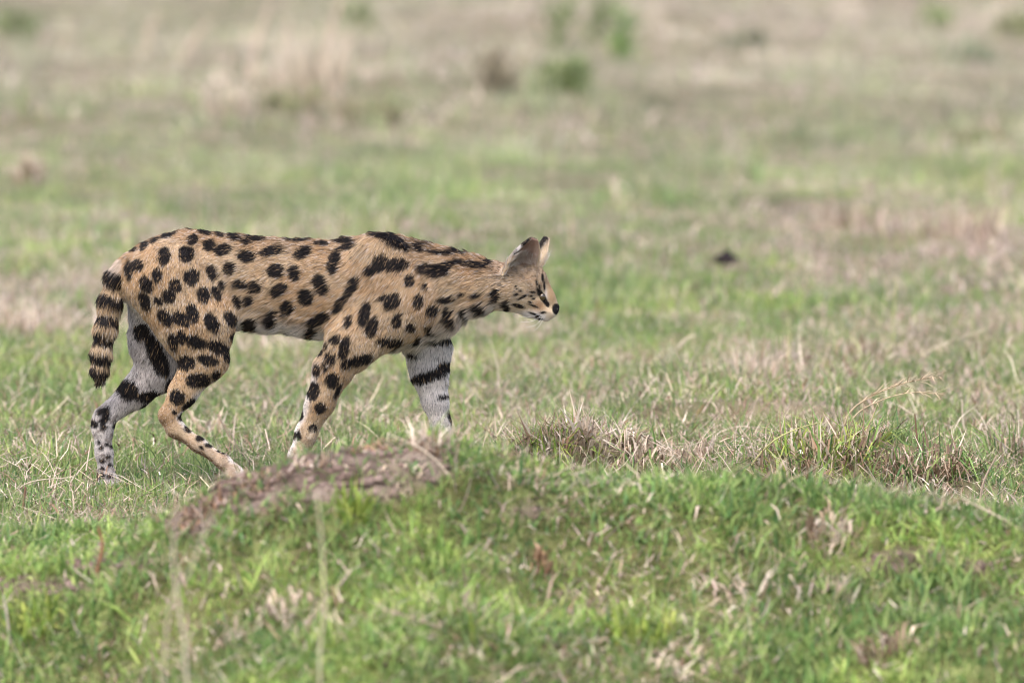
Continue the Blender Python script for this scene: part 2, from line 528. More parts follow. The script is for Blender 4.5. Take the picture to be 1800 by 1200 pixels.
TORSO = [(206, 462, 500, .020), (222, 440, 530, .040), (245, 423, 550, .056), (280, 406, 572, .068), (330, 394, 580, .073), (400, 403, 580, .070), (450, 409, 583, .071), (520, 413, 590, .077),
         (580, 416, 600, .081), (620, 411, 610, .080), (655, 401, 616, .076), (690, 405, 618, .073), (730, 418, 612, .067), (770, 433, 596, .056), (800, 446, 578, .040), (818, 470, 550, .018)]
TS = np.array([[at(px, t, 0)[0], at(px, t, 0)[2], at(px, b, 0)[2], w] for px, t, b, w in TORSO])
FURPAD = 0.0045
PARTS = {
    'neck': chain([(700, 508, 0, 78, .75), (770, 506, 0, 62, .82), (830, 501, 0, 50, .85), (885, 503, 0, 43, .9)]),
    'tail': chain([(235, 470, 0, 25, 1), (207, 490, 0, 21, 1), (196, 530, -.005, 20, 1), (187, 575, -.01, 19, 1), (178, 620, -.012, 16.5, 1), (175, 648, -.012, 13.5, 1), (176, 664, -.01, 10, 1)]),
    'hind_near': chain([(292, 495, -.052, 72, .60), (346, 574, -.056, 68, .55), (359, 630, -.060, 43, .60), (322, 688, -.060, 27, .75), (296, 731, -.060, 18.5, .85), (308, 753, -.060, 17.5, .85), (348, 781, -.060, 15, .9),
                        (392, 811, -.060, 14.5, 1.0), (412, 832, -.060, 16.5, 1.2), (434, 846, -.060, 13, 1.3)]),
    'hind_far': chain([(285, 495, .045, 66, .62), (278, 600, .056, 52, .56), (282, 645, .058, 44, .62), (238, 690, .058, 29, .75), (183, 733, .058, 20, .85), (180, 750, .058, 20.5, .85), (183, 795, .058, 17, .9),
                       (187, 838, .058, 16.5, 1.0), (194, 850, .058, 17, 1.2), (218, 857, .058, 12.5, 1.3)]),
    'fore_near': chain([(668, 455, -.052, 46, .55), (700, 540, -.060, 60, .48), (618, 606, -.066, 46, .60), (584, 652, -.060, 35, .75), (562, 708, -.058, 26.5, .85), (538, 762, -.055, 21, .9), (524, 802, -.055, 19, 1.0),
                        (522, 838, -.055, 19, 1.15), (545, 853, -.055, 14, 1.3)]),
    'fore_far': chain([(690, 470, .048, 50, .55), (735, 550, .05, 58, .50), (752, 612, .055, 42, .65), (755, 655, .055, 35, .75), (765, 705, .055, 25, .85), (775, 745, .055, 19.5, .9), (776, 795, .055, 18, 1.0),
                       (779, 834, .055, 18.5, 1.15), (802, 848, .055, 13.5, 1.3)]),
    'head': chain([(908, 500, 0, 35, 1.0), (930, 500, 0, 33, .95)]) + chain([(915, 519, 0, 30, 1.15), (938, 527, 0, 24, 1.05)]) + chain([(940, 494, 0, 27, .95), (959, 524, 0, 20, .8), (973, 541, 0, 14.5, .85)])
            + chain([(897, 527, 0, 22, 1.2), (930, 545, 0, 15, 1.25), (960, 557, 0, 11.5, 1.1)]) + chain([(948, 543, 0, 18, 1.2), (968, 548, 0, 14, 1.2)]),
}


class Ear:
    def __init__(s, base, tip, face, W, depth, th=.0030):
        s.B = np.array(base); v = np.array(tip) - s.B; s.L = np.linalg.norm(v); s.v = v / s.L
        f = np.array(face, float); f -= s.v * (f @ s.v); s.w = f / np.linalg.norm(f); s.u = np.cross(s.v, s.w)
        s.W, s.depth, s.th = W, depth, th

    def loc(s, P):
        Q = P - s.B
        return Q @ s.u, Q @ s.v, Q @ s.w

    def d(s, P):
        u, v, w = s.loc(P)
        t = np.clip(v / s.L, 0, 1)
        W = np.interp(t, [0, .25, .5, .7, .85, .95, 1], [1, 1.05, .90, .72, .54, .38, .24]) * s.W
        dep = s.depth * (1 - 0.75 * t)
        c = -dep * np.clip(1 - (u / W) ** 2, -0.3, 1)
        a = np.abs(w - c) * 0.72 - s.th * (1.35 - 0.5 * t)
        return np.maximum(np.maximum(a, (np.abs(u) - W) * 0.85), np.maximum(v - s.L, -0.012 - v))


EAR_N = Ear(at(911, 482, -.026), at(939, 421, -.046), (0.62, -0.78, 0.05), 33 * PXM, .028)
EAR_F = Ear(at(938, 476, .026), at(962, 418, .044), (0.86, 0.42, 0.1), 25 * PXM, .018)


def torso_d(P):
    x = P[..., 0]
    top = np.interp(x, TS[:, 0], TS[:, 1]); bot = np.interp(x, TS[:, 0], TS[:, 2]); hw = np.interp(x, TS[:, 0], TS[:, 3])
    c = 0.5 * (top + bot); a = 0.5 * (top - bot)
    zz = (P[..., 2] - c) / a
    hw = hw * (1 - 0.22 * np.clip(zz, 0, 1) ** 2)           # narrower towards the spine
    q = np.sqrt(zz ** 2 + (P[..., 1] / hw) ** 2)
    d = (q - 1) * np.minimum(a, hw) * 0.85
    ends = np.maximum(TS[0, 0] - x, x - TS[-1, 0])
    return np.maximum(d, ends)


GROUPS = ['torso', 'neck', 'tail', 'hind_near', 'hind_far', 'fore_near', 'fore_far', 'head', 'ear_n', 'ear_f']
KS = {'neck': .035, 'tail': .018, 'hind_near': .028, 'hind_far': .028, 'fore_near': .03, 'fore_far': .03, 'head': .016}


def chain_d(P, segs, k=.012):
    d = None
    for A, B, ra, rb, ys in segs:
        e, _ = rc(P, A, B, ra, rb, ys)
        d = e if d is None else smin(d, e, k)
    return d


def fields(P):
    return [torso_d(P)] + [chain_d(P, PARTS[g], .014 if g != 'head' else .009) for g in GROUPS[1:8]] + [EAR_N.d(P), EAR_F.d(P)]


def body_sdf(P):
    f = fields(P)
    d = f[0]
    for g, e in zip(GROUPS[1:8], f[1:8]):
        d = smin(d, e, KS[g])
    # eye hollows and the corner of the mouth
    for sgn in (-1, 1):
        E = at(956, 520, 0); E[1] = sgn * .033
        d = np.maximum(d, -(np.linalg.norm((P - E) / np.array([1.0, 1.0, 1.25]), axis=-1) - .0095)) if False else d
    d = d + FURPAD
    d = smin(d, f[8], .006); d = smin(d, f[9], .006)
    return d


def spaced(*segs):
    return np.concatenate([np.arange(a, b, s) for a, b, s in segs])


hx = at(862, 500, 0)[0]
gx = spaced((at(140, 500, 0)[0], hx, .0048), (hx, at(1000, 500, 0)[0], .0022))
gyy = spaced((-.135, -.062, .0045), (-.062, .062, .0028), (.062, .135, .0045))
hz0, hz1 = at(900, 580, 0)[2], at(900, 405, 0)[2]
gzz = spaced((-.03, hz0, .0048), (hz0, hz1, .0026), (hz1, hz1 + .04, .005))


def surface_nets():
    nx, ny, nz = len(gx), len(gyy), len(gzz)
    F = np.empty((nx, ny, nz), np.float32)
    for i0 in range(0, nx, 24):
        X, Y, Z = np.meshgrid(gx[i0:i0 + 24], gyy, gzz, indexing='ij')
        F[i0:i0 + 24] = body_sdf(np.stack([X, Y, Z], -1))
    ins = F < 0
    cnt = np.zeros((nx - 1, ny - 1, nz - 1), np.int8)
    for a in (0, 1):
        for b in (0, 1):
            for c in (0, 1):
                cnt += ins[a:nx - 1 + a, b:ny - 1 + b, c:nz - 1 + c]
    act = (cnt > 0) & (cnt < 8)
    ci, cj, ck = np.nonzero(act)
    idx = -np.ones(act.shape, np.int64); idx[act] = np.arange(len(ci))
    acc = np.zeros((len(ci), 3)); num = np.zeros(len(ci))
    cs = [(a, b, c) for a in (0, 1) for b in (0, 1) for c in (0, 1)]
    for p in cs:
        for ax in range(3):
            if p[ax]: continue
            q = list(p); q[ax] = 1
            f0 = F[ci + p[0], cj + p[1], ck + p[2]]; f1 = F[ci + q[0], cj + q[1], ck + q[2]]
            m = (f0 < 0) != (f1 < 0)
            t = np.where(m, f0 / np.where(m, f0 - f1, 1), 0)
            A = np.stack([gx[ci + p[0]], gyy[cj + p[1]], gzz[ck + p[2]]], 1)
            B = np.stack([gx[ci + q[0]], gyy[cj + q[1]], gzz[ck + q[2]]], 1)
            acc[m] += (A + t[:, None] * (B - A))[m]; num[m] += 1
    V = acc / num[:, None]
    Q = []
    for ax in range(3):
        sl0 = [slice(None)] * 3; sl1 = [slice(None)] * 3
        sl0[ax] = slice(0, -1); sl1[ax] = slice(1, None)
        a = ins[tuple(sl0)]; b = ins[tuple(sl1)]
        e = np.argwhere(a != b)
        o1, o2 = [(1, 2), (2, 0), (0, 1)][ax]
        ok = (e[:, o1] > 0) & (e[:, o2] > 0) & (e[:, o1] < F.shape[o1] - 1) & (e[:, o2] < F.shape[o2] - 1)
        e = e[ok]
        fl = a[tuple(e.T)]
        def cell(d1, d2):
            c = e.copy(); c[:, o1] -= d1; c[:, o2] -= d2
            return idx[tuple(c.T)]
        q = np.stack([cell(1, 1), cell(0, 1), cell(0, 0), cell(1, 0)], 1)
        q[~fl] = q[~fl][:, ::-1]
        Q.append(q)
    Q = np.concatenate(Q)
    return V, Q[(Q >= 0).all(1)]


def relax(V, Q, it=4):
    for _ in range(it):
        S = np.zeros_like(V); N = np.zeros(len(V))
        for k in range(4):
            i, j = Q[:, k], Q[:, (k + 1) % 4]
            np.add.at(S, i, V[j]); np.add.at(N, i, 1); np.add.at(S, j, V[i]); np.add.at(N, j, 1)
        V = V + 0.4 * (S / N[:, None] - V)
    return V


def grad(P):
    e = 1.5e-3
    g = np.stack([body_sdf(P + np.eye(3)[k] * e) - body_sdf(P - np.eye(3)[k] * e) for k in range(3)], -1)
    return g / (np.linalg.norm(g, axis=-1, keepdims=True) + 1e-9)


# ---- the coat: (x, y, rx, ry, turn) read off the cat's side in four crops; origin and scale of each crop first
NEAR_SPOTS = [
    ((140, 380, 5), [(930, 90, 55, 28, 25), (1085, 140, 65, 30, 20), (770, 170, 65, 25, -20), (650, 215, 45, 25, -20), (555, 260, 35, 45, 25), (460, 285, 35, 25, 20), (985, 215, 48, 50, 10), (1130, 265, 55, 45, -20),
      (1250, 305, 80, 45, -10), (1230, 170, 45, 22, 10), (1355, 190, 60, 27, 15), (730, 350, 52, 70, 5), (920, 335, 68, 62, 0), (500, 430, 48, 50, -20), (425, 470, 30, 85, 0), (1320, 470, 55, 55, -30), (670, 510, 42, 58, 10),
      (970, 530, 65, 70, -10), (1155, 500, 45, 65, -35), (580, 590, 50, 75, -30), (830, 600, 48, 62, -35), (770, 690, 55, 65, -40), (1075, 685, 58, 70, -10), (1190, 675, 40, 65, -30), (1245, 605, 32, 35, 0), (680, 740, 35, 45, -40),
      (560, 740, 45, 90, -20), (740, 880, 50, 85, -40), (880, 895, 85, 55, 35), (980, 840, 50, 85, -25), (1150, 930, 55, 95, -30), (1310, 900, 45, 70, -40), (1360, 1050, 55, 45, 0), (1380, 750, 35, 60, -20), (880, 1050, 45, 55, -20),
      (800, 1100, 35, 80, -15)]),
    ((380, 380, 5), [(35, 170, 40, 25, 5), (350, 205, 75, 25, 0), (265, 240, 40, 25, 10), (60, 300, 75, 38, -10), (270, 360, 75, 50, 10), (490, 315, 105, 42, -10), (525, 490, 75, 60, 5), (695, 505, 52, 60, -10), (765, 330, 80, 45, -30),
      (720, 212, 110, 20, 0), (45, 605, 38, 40, 0), (220, 605, 70, 35, 5), (340, 625, 55, 55, 20), (560, 650, 75, 48, -30), (285, 745, 42, 42, 20), (635, 805, 55, 65, 20), (795, 715, 68, 75, -20), (925, 610, 60, 95, -20),
      (1040, 410, 50, 105, 10), (510, 895, 52, 75, -15), (325, 945, 65, 70, -10), (915, 900, 90, 45, -30), (860, 1010, 45, 55, 20), (1195, 620, 45, 100, 25), (1090, 770, 32, 90, 35), (1300, 855, 45, 110, 18), (1360, 965, 50, 90, 18),
      (1155, 920, 28, 55, 12), (1130, 225, 90, 20, 0), (1140, 275, 90, 20, -20), (930, 250, 50, 16, 0), (660, 1060, 70, 25, 0)]),
    ((600, 380, 5), [(460, 225, 170, 45, 27), (690, 295, 50, 38, 25), (300, 160, 65, 28, 20), (740, 230, 40, 12, 25), (310, 440, 110, 52, -25), (470, 425, 108, 58, 0), (350, 375, 70, 45, 20), (800, 482, 145, 52, 8), (880, 470, 75, 40, -10),
      (970, 430, 75, 26, -10), (1080, 420, 90, 22, 5), (1200, 445, 80, 24, 8), (1290, 425, 45, 28, -35), (870, 335, 110, 16, 6), (1050, 335, 120, 9, 4), (1180, 350, 90, 9, 5), (590, 560, 50, 50, -20), (725, 620, 22, 20, 0), (440, 740, 75, 62, -40),
      (350, 710, 35, 22, -20), (665, 735, 40, 58, 0), (790, 815, 60, 45, -15), (920, 735, 80, 28, -5), (950, 870, 40, 75, -35), (1060, 690, 20, 16, 0), (1090, 840, 35, 45, -10), (1190, 700, 40, 18, -20), (1235, 790, 65, 35, 20),
      (1360, 705, 35, 55, -10), (480, 900, 40, 65, 25), (600, 965, 45, 38, 20), (800, 985, 70, 22, 10), (420, 1100, 115, 45, 5), (680, 1070, 30, 20, -30), (890, 1065, 80, 20, -5), (20, 1120, 40, 80, 25), (1460, 800, 30, 50, -5)]),
    ((130, 560, 4), [(750, 120, 38, 40, 0), (850, 155, 75, 45, 20), (1000, 195, 85, 45, 25), (1080, 265, 40, 40, -30), (690, 160, 28, 60, -10), (775, 310, 68, 55, 0), (930, 283, 75, 40, 8), (860, 435, 85, 55, 0), (985, 400, 35, 30, -40),
      (715, 555, 52, 55, 10), (800, 610, 60, 30, -40), (740, 695, 28, 20, -40), (785, 780, 30, 25, 30), (865, 850, 28, 20, -10), (935, 895, 28, 18, 0), (880, 915, 10, 12, 0), (1000, 935, 14, 10, 0), (1030, 950, 12, 10, 0), (1065, 955, 12, 12, 0),
      (690, 660, 15, 10, 0)]),
    ((480, 560, 4.617), [(500, 165, 35, 35, -20), (430, 210, 12, 25, 0), (565, 245, 38, 70, 15), (460, 320, 38, 55, -15), (380, 262, 25, 35, 0), (345, 420, 30, 50, 5), (410, 385, 22, 35, -10), (470, 500, 55, 62, 0), (315, 590, 48, 80, 5),
      (375, 720, 45, 45, 0), (215, 775, 22, 50, 10), (305, 895, 33, 30, 0), (195, 955, 20, 35, 0), (160, 955, 12, 25, 0), (515, 580, 15, 60, 30), (590, 355, 50, 40, -35), (690, 330, 110, 42, -15), (420, 850, 12, 30, 20)]),
]
FAR_SPOTS = [
    ((130, 560, 4), [(590, 230, 60, 170, -22), (380, 490, 80, 68, 30), (520, 530, 110, 42, 0), (690, 460, 45, 80, 10), (510, 610, 40, 26, -20), (215, 690, 28, 55, 30), (205, 640, 50, 20, -30), (140, 730, 30, 30, 0), (205, 755, 22, 15, 0),
      (290, 745, 22, 22, 0), (175, 865, 14, 12, 0), (228, 878, 12, 12, 0), (190, 905, 14, 12, 0), (255, 895, 10, 10, 0), (235, 965, 15, 13, 0), (195, 990, 17, 12, 0), (245, 1020, 13, 12, 0), (200, 1050, 15, 12, 0), (190, 1095, 24, 22, 0),
      (245, 1100, 18, 14, 0), (480, 60, 60, 60, 0)]),
    ((480, 560, 4.617), [(1265, 435, 180, 50, -20), (1380, 370, 60, 46, -20), (1400, 155, 65, 20, -5), (1385, 622, 45, 14, -10), (1440, 800, 22, 70, -18), (1120, 270, 40, 18, 10)]),
]
HEAD_SPOTS = [((820, 390, 6), [(425, 710, 15, 14, 0), (490, 730, 20, 12, 0), (545, 760, 22, 12, -10), (585, 725, 15, 11, 0), (550, 705, 12, 9, 0), (540, 675, 10, 8, 0), (480, 680, 10, 8, 0), (440, 680, 10, 8, 0), (465, 795, 20, 18, 0), (600, 795, 55, 13, -30),
      (560, 890, 56, 20, 18), (415, 790, 14, 60, -10), (445, 905, 28, 45, -10), (430, 962, 30, 12, 0), (700, 745, 25, 9, 0), (690, 785, 22, 10, 0), (710, 815, 16, 9, 0), (680, 850, 20, 10, 20), (710, 890, 50, 9, 25), (798, 795, 26, 92, -30),
      (850, 875, 20, 30, -20), (800, 600, 12, 40, 0), (817, 680, 10, 48, -5), (720, 982, 60, 12, 20), (750, 1015, 20, 24, -30), (785, 1035, 28, 11, 0), (810, 962, 28, 8, 0), (948, 934, 40, 50, -10), (740, 650, 8, 25, -10), (770, 690, 7, 25, -10), (320, 790, 35, 60, -5)])]


def compile_spots(sets, Y, sh=(0, 0)):
    out = []
    for (ox, oy, s), L in sets:
        for cx, cy, rx, ry, an in L:
            c = at(ox + cx / s, oy + cy / s, Y)
            out.append((c[0] + sh[0], c[2] + sh[1], rx / s * PXM, ry / s * PXM, math.radians(-an)))
    return np.array(out)


SP_N = compile_spots(NEAR_SPOTS, -.075, (.0045, .003)); SP_F = compile_spots(FAR_SPOTS, .03, (.001, .004)); SP_N[:, 2:4] = np.maximum(SP_N[:, 2:4], .0042); SP_F[:, 2:4] = np.maximum(SP_F[:, 2:4], .0045); SP_H = compile_spots(HEAD_SPOTS, -.04, (.001, 0)); SP_H[:, 2:4] *= 1.22; SP_H[:, 2:4] = np.maximum(SP_H[:, 2:4], .0026)


def spots(P, S, soft):
    """how deep a point lies in the nearest dark mark, 0..1"""
    m = np.zeros(len(P))
    x, z = P[:, 0], P[:, 2]
    for cx, cz, rx, ry, an in S:
        R = max(rx, ry) * 1.6
        k = np.nonzero((np.abs(x - cx) < R) & (np.abs(z - cz) < R))[0]
        if len(k) == 0: continue
        dx, dz = x[k] - cx, z[k] - cz
        u = dx * math.cos(an) + dz * math.sin(an); v = -dx * math.sin(an) + dz * math.cos(an)
        q = np.sqrt((u / rx) ** 2 + (v / ry) ** 2)
        d = (1 - q) * min(rx, ry)
        m[k] = np.maximum(m[k], sstep(-soft, soft, d + .0013 * (soft > .002)))
    return m


TAN = np.array([0.455, 0.30, 0.168]); CREAM = np.array([0.54, 0.42, 0.285]); WHITE = np.array([0.72, 0.66, 0.62]); BLACK = np.array([0.010, 0.0085, 0.0095]); GREY = np.array([0.47, 0.42, 0.405]); RUST = np.array([0.33, 0.20, 0.11])


def mixc(a, b, t):
    t = np.asarray(t)[..., None] if np.ndim(t) else t
    return a * (1 - t) + b * t


def pxy(px, py, Y):
    c = at(px, py, Y); return c[0], c[2]


TAILP = np.array([at(p[0], p[1], 0)[[0, 2]] for p in [(235, 470), (207, 492), (196, 530), (186, 575), (176, 620), (173, 650), (175, 676)]])
RINGS = [(488, 9), (522, 9), (556, 8), (589, 10), (620, 9), (647, 9), (672, 14)]


def coat(P, N):
    f = np.stack(fields(P), 1)
    f[:, 0] += 0.004
    grp = np.argmin(f, 1)
    n1 = fbm(P[:, 0] * 90, P[:, 2] * 90, 201, 3)
    n2 = fbm(P[:, 0] * 25 + P[:, 1] * 9, P[:, 2] * 25, 207, 3)
    jit = np.stack([fbm(P[:, 0] * 160, P[:, 2] * 160, 211, 2) - .5, np.zeros(len(P)), fbm(P[:, 0] * 160, P[:, 2] * 160, 217, 2) - .5], 1) * .005
    Q = P + jit
    Q[:, 2] += np.clip(P[:, 1] + .075, 0, .075) * .081
    col = mixc(TAN, CREAM, np.clip(0.25 + 1.5 * (n2 - 0.45), 0, 0.8))
    x, z, y = P[:, 0], P[:, 2], P[:, 1]
    top = np.interp(x, TS[:, 0], TS[:, 1]); bot = np.interp(x, TS[:, 0], TS[:, 2])
    rel = (z - bot) / (top - bot)
    tor = (grp <= 1)
    col = np.where(tor[:, None], mixc(col, RUST * .9, 0.65 * sstep(.74, 1.0, rel)), col)
    col = np.where((tor & (x < at(700, 0, 0)[0]))[:, None], mixc(col, WHITE, 0.9 * sstep(0.20, .02, rel)), col)
    # white breast and throat
    under = sstep(-.35, -.85, N[:, 2])
    col = np.where((grp <= 1)[:, None], mixc(col, WHITE, 0.7 * under), col)
    cx_, cz_ = pxy(770, 612, 0)
    br = np.exp(-((x - cx_) / .055) ** 2 - ((z - cz_) / .022) ** 2)
    col = np.where((tor | (grp == 6))[:, None], mixc(col, WHITE, np.clip(br * 1.2, 0, 1)), col)
    # legs
    for gi in (3, 5):
        k = grp == gi
        inner = sstep(.15, .6, N[:, 1])
        col = np.where(k[:, None], mixc(col, WHITE, inner), col)
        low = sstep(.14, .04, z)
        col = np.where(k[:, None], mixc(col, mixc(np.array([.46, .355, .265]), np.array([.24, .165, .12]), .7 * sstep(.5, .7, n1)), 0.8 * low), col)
    k = grp == 5
    back = sstep(-.35, -.85, N[:, 0]) * sstep(.3, .2, z)
    col = np.where(k[:, None], mixc(col, WHITE, back), col)
    k = grp == 3
    fr = sstep(.35, .75, N[:, 0]) * sstep(.24, .18, z)
    col = np.where(k[:, None], mixc(col, WHITE, fr), col)
    hkx, hkz = pxy(283, 738, -.06)
    sole = np.maximum(sstep(-.2, -.65, N[:, 2]) * sstep(.15, .10, z), .85 * np.exp(-((x - hkx) / .022) ** 2 - ((z - hkz) / .016) ** 2))
    col = np.where(k[:, None], mixc(col, RUST * .62, sole), col)
    for gi in (4, 6):
        k = grp == gi
        inn = sstep(.35, -.1, N[:, 1])
        w = mixc(WHITE * 1.06, GREY, np.clip(n2 * (.55 if gi == 6 else 1.5), 0, 1))
        w = mixc(w, np.array([.20, .155, .135]), .75 * sstep(.52, .72, n1) * (0.35 + .65 * sstep(.20, .10, z)) * (.45 if gi == 6 else 1))
        col = np.where(k[:, None], mixc(col, w, inn), col)
    # the dark marks
    near = (grp <= 1) | (grp == 3) | (grp == 5)
    dark = np.where(near, spots(Q, SP_N, .0022), 0)
    inner_leg = ((grp == 3) | (grp == 5)) & (N[:, 1] > .45)
    dark = np.where(inner_leg, dark * .15, dark)
    dark = np.where((grp == 4) | (grp == 6), spots(Q, SP_F, .0025), dark)
    # tail rings
    k = grp == 2
    rz = np.zeros(len(P))
    zz = z + (x - np.interp(-z, -TAILP[:, 1], TAILP[:, 0])) * 0.25 + (n1 - .5) * .012
    for py, hw in RINGS:
        c = at(180, py, 0)[2]
        rz = np.maximum(rz, sstep(hw * PXM + .003, hw * PXM - .003, np.abs(zz - c)))
    b0 = at(200, 478, 0)[2]
    col = np.where(k[:, None], mixc(mixc(TAN * .95, CREAM, n2), WHITE, sstep(b0 - .03, b0, z) * .4), col)
    dark = np.where(k, rz * sstep(at(200, 462, 0)[2], at(200, 475, 0)[2], z), dark)
    # head
    k = grp == 7
    hc = mixc(TAN * np.array([.86, .86, .95]), CREAM * .75, n1)
    hc = mixc(hc, np.array([.17, .115, .07]), (.75 * sstep(.48, .62, fbm(P[:, 0] * 260, P[:, 2] * 140, 241, 2))))
    lowc = pxy(900, 535, -.03)[1]
    hc = mixc(hc, CREAM * 1.05, sstep(lowc + .035, lowc + .004, z) * .85)
    hc = mixc(hc, WHITE * .88, sstep(lowc - .008, lowc - .024, z))
    for (px, py, rx, ry, c_) in [(963, 553, 12, 9, CREAM * 1.1), (945, 559, 14, 7, WHITE * .85), (960.5, 521, 2.2, 9, WHITE * .8), (948, 538, 10, 8, RUST * 1.3), (908, 505, 22, 8, CREAM), (890, 520, 8, 25, GREY * .8), (971, 512, 7, 26, TAN * .92)]:
        ex, ez = pxy(px, py, -.035)
        hc = mixc(hc, c_, np.clip(1.6 * np.exp(-((x - ex) / (rx * PXM)) ** 2 - ((z - ez) / (ry * PXM)) ** 2), 0, 1) * .85)
    col = np.where(k[:, None], hc, col)
    dark = np.where(k, spots(P + jit * .35, SP_H, .0012), dark)
    # grey-tan nape behind the ears
    nx_, nz_ = pxy(880, 480, -.03)
    nape = np.exp(-((x - nx_) / .022) ** 2 - ((z - nz_) / .035) ** 2)
    col = np.where((grp <= 1)[:, None] | k[:, None], mixc(col, np.array([.34, .25, .18]), nape * .75), col)
    # ears
    for gi, E in ((8, EAR_N), (9, EAR_F)):
        k = grp == gi
        u, v, w = E.loc(P)
        t = v / E.L
        inside = (N @ E.w) > 0.0
        rim = np.abs(u) / (np.interp(np.clip(t, 0, 1), [0, .25, .5, .7, .85, .95, 1], [1, 1.05, .90, .72, .54, .38, .24]) * E.W)
        sg_ = 1 if gi == 8 else -1
        ic = mixc(np.array([.22, .11, .085]), np.array([.50, .36, .29]), np.clip(n1 * .7 - .12 + .8 * sstep(.25, .75, sg_ * u / E.W) + .25 * sstep(.6, .95, t), 0, 1))
        ic = mixc(ic, WHITE * .85, sstep(.45, .15, t) * sstep(.45, .62, n1))
        ic = mixc(ic, CREAM * 1.1, sstep(.84, .96, rim))
        oc = mixc(np.array([.36, .27, .20]), BLACK, sstep(*((.42, .5) if gi == 8 else (.15, .35)), t))
        oc = mixc(oc, WHITE * .78, sstep(.58, .62, t) * sstep(.76, .72, t) * (1 if gi == 8 else 0.0))
        if gi == 9: oc = mixc(oc, CREAM, sstep(.3, .75, -u / E.W) * .8)
        ic = np.where((((u * (1 if gi == 8 else -1)) < 0) & (rim > .80) & (t > .38))[:, None], oc, ic)
        ec = np.where(inside[:, None], ic, oc)
        col = np.where(k[:, None], ec, col)
        dark = np.where(k, 0, dark)
    # a darker line of marks along the spine
    sp = sstep(.35, .75, fbm(x * 38, y * 60, 231, 2)) * sstep(.93, .99, rel) * .8
    dark = np.where((grp == 0) & (N[:, 2] > .5), np.maximum(dark, sp), dark)
    return mixc(col, BLACK, np.clip(dark, 0, 1)), grp, f


BV, BQ = surface_nets()
BV = relax(BV, BQ, 3)
# keep only the one connected body
BN = grad(BV)
BC, BG, BF = coat(BV, BN)


def coat_mat(name, rough, spec, hair=False):
    m, nt, out = nodes_of(name)
    a = nt.nodes.new('ShaderNodeAttribute'); a.attribute_name = 'coat'
    p = nt.nodes.new('ShaderNodeBsdfPrincipled')
    p.inputs['Roughness'].default_value = rough
    p.inputs['Specular IOR Level'].default_value = spec
    nt.links.new(a.outputs['Color'], p.inputs['Base Color'])
    if hair:
        t = nt.nodes.new('ShaderNodeBsdfTranslucent'); nt.links.new(a.outputs['Color'], t.inputs['Color'])
        s = nt.nodes.new('ShaderNodeMixShader'); s.inputs[0].default_value = 0.2
        nt.links.new(p.outputs[0], s.inputs[1]); nt.links.new(t.outputs[0], s.inputs[2]); nt.links.new(s.outputs[0], out.inputs[0])
    else:
        nt.links.new(p.outputs[0], out.inputs[0])
    return m


serval = empty('serval', (0, 0, 0), 'black-spotted tan wild cat stalking right with head low beside the mound', 'wild cat')
body = mesh_np('body', BV, [BQ], coat_mat('coat_skin', .8, .1), serval, BC, smooth=True, attr='coat')


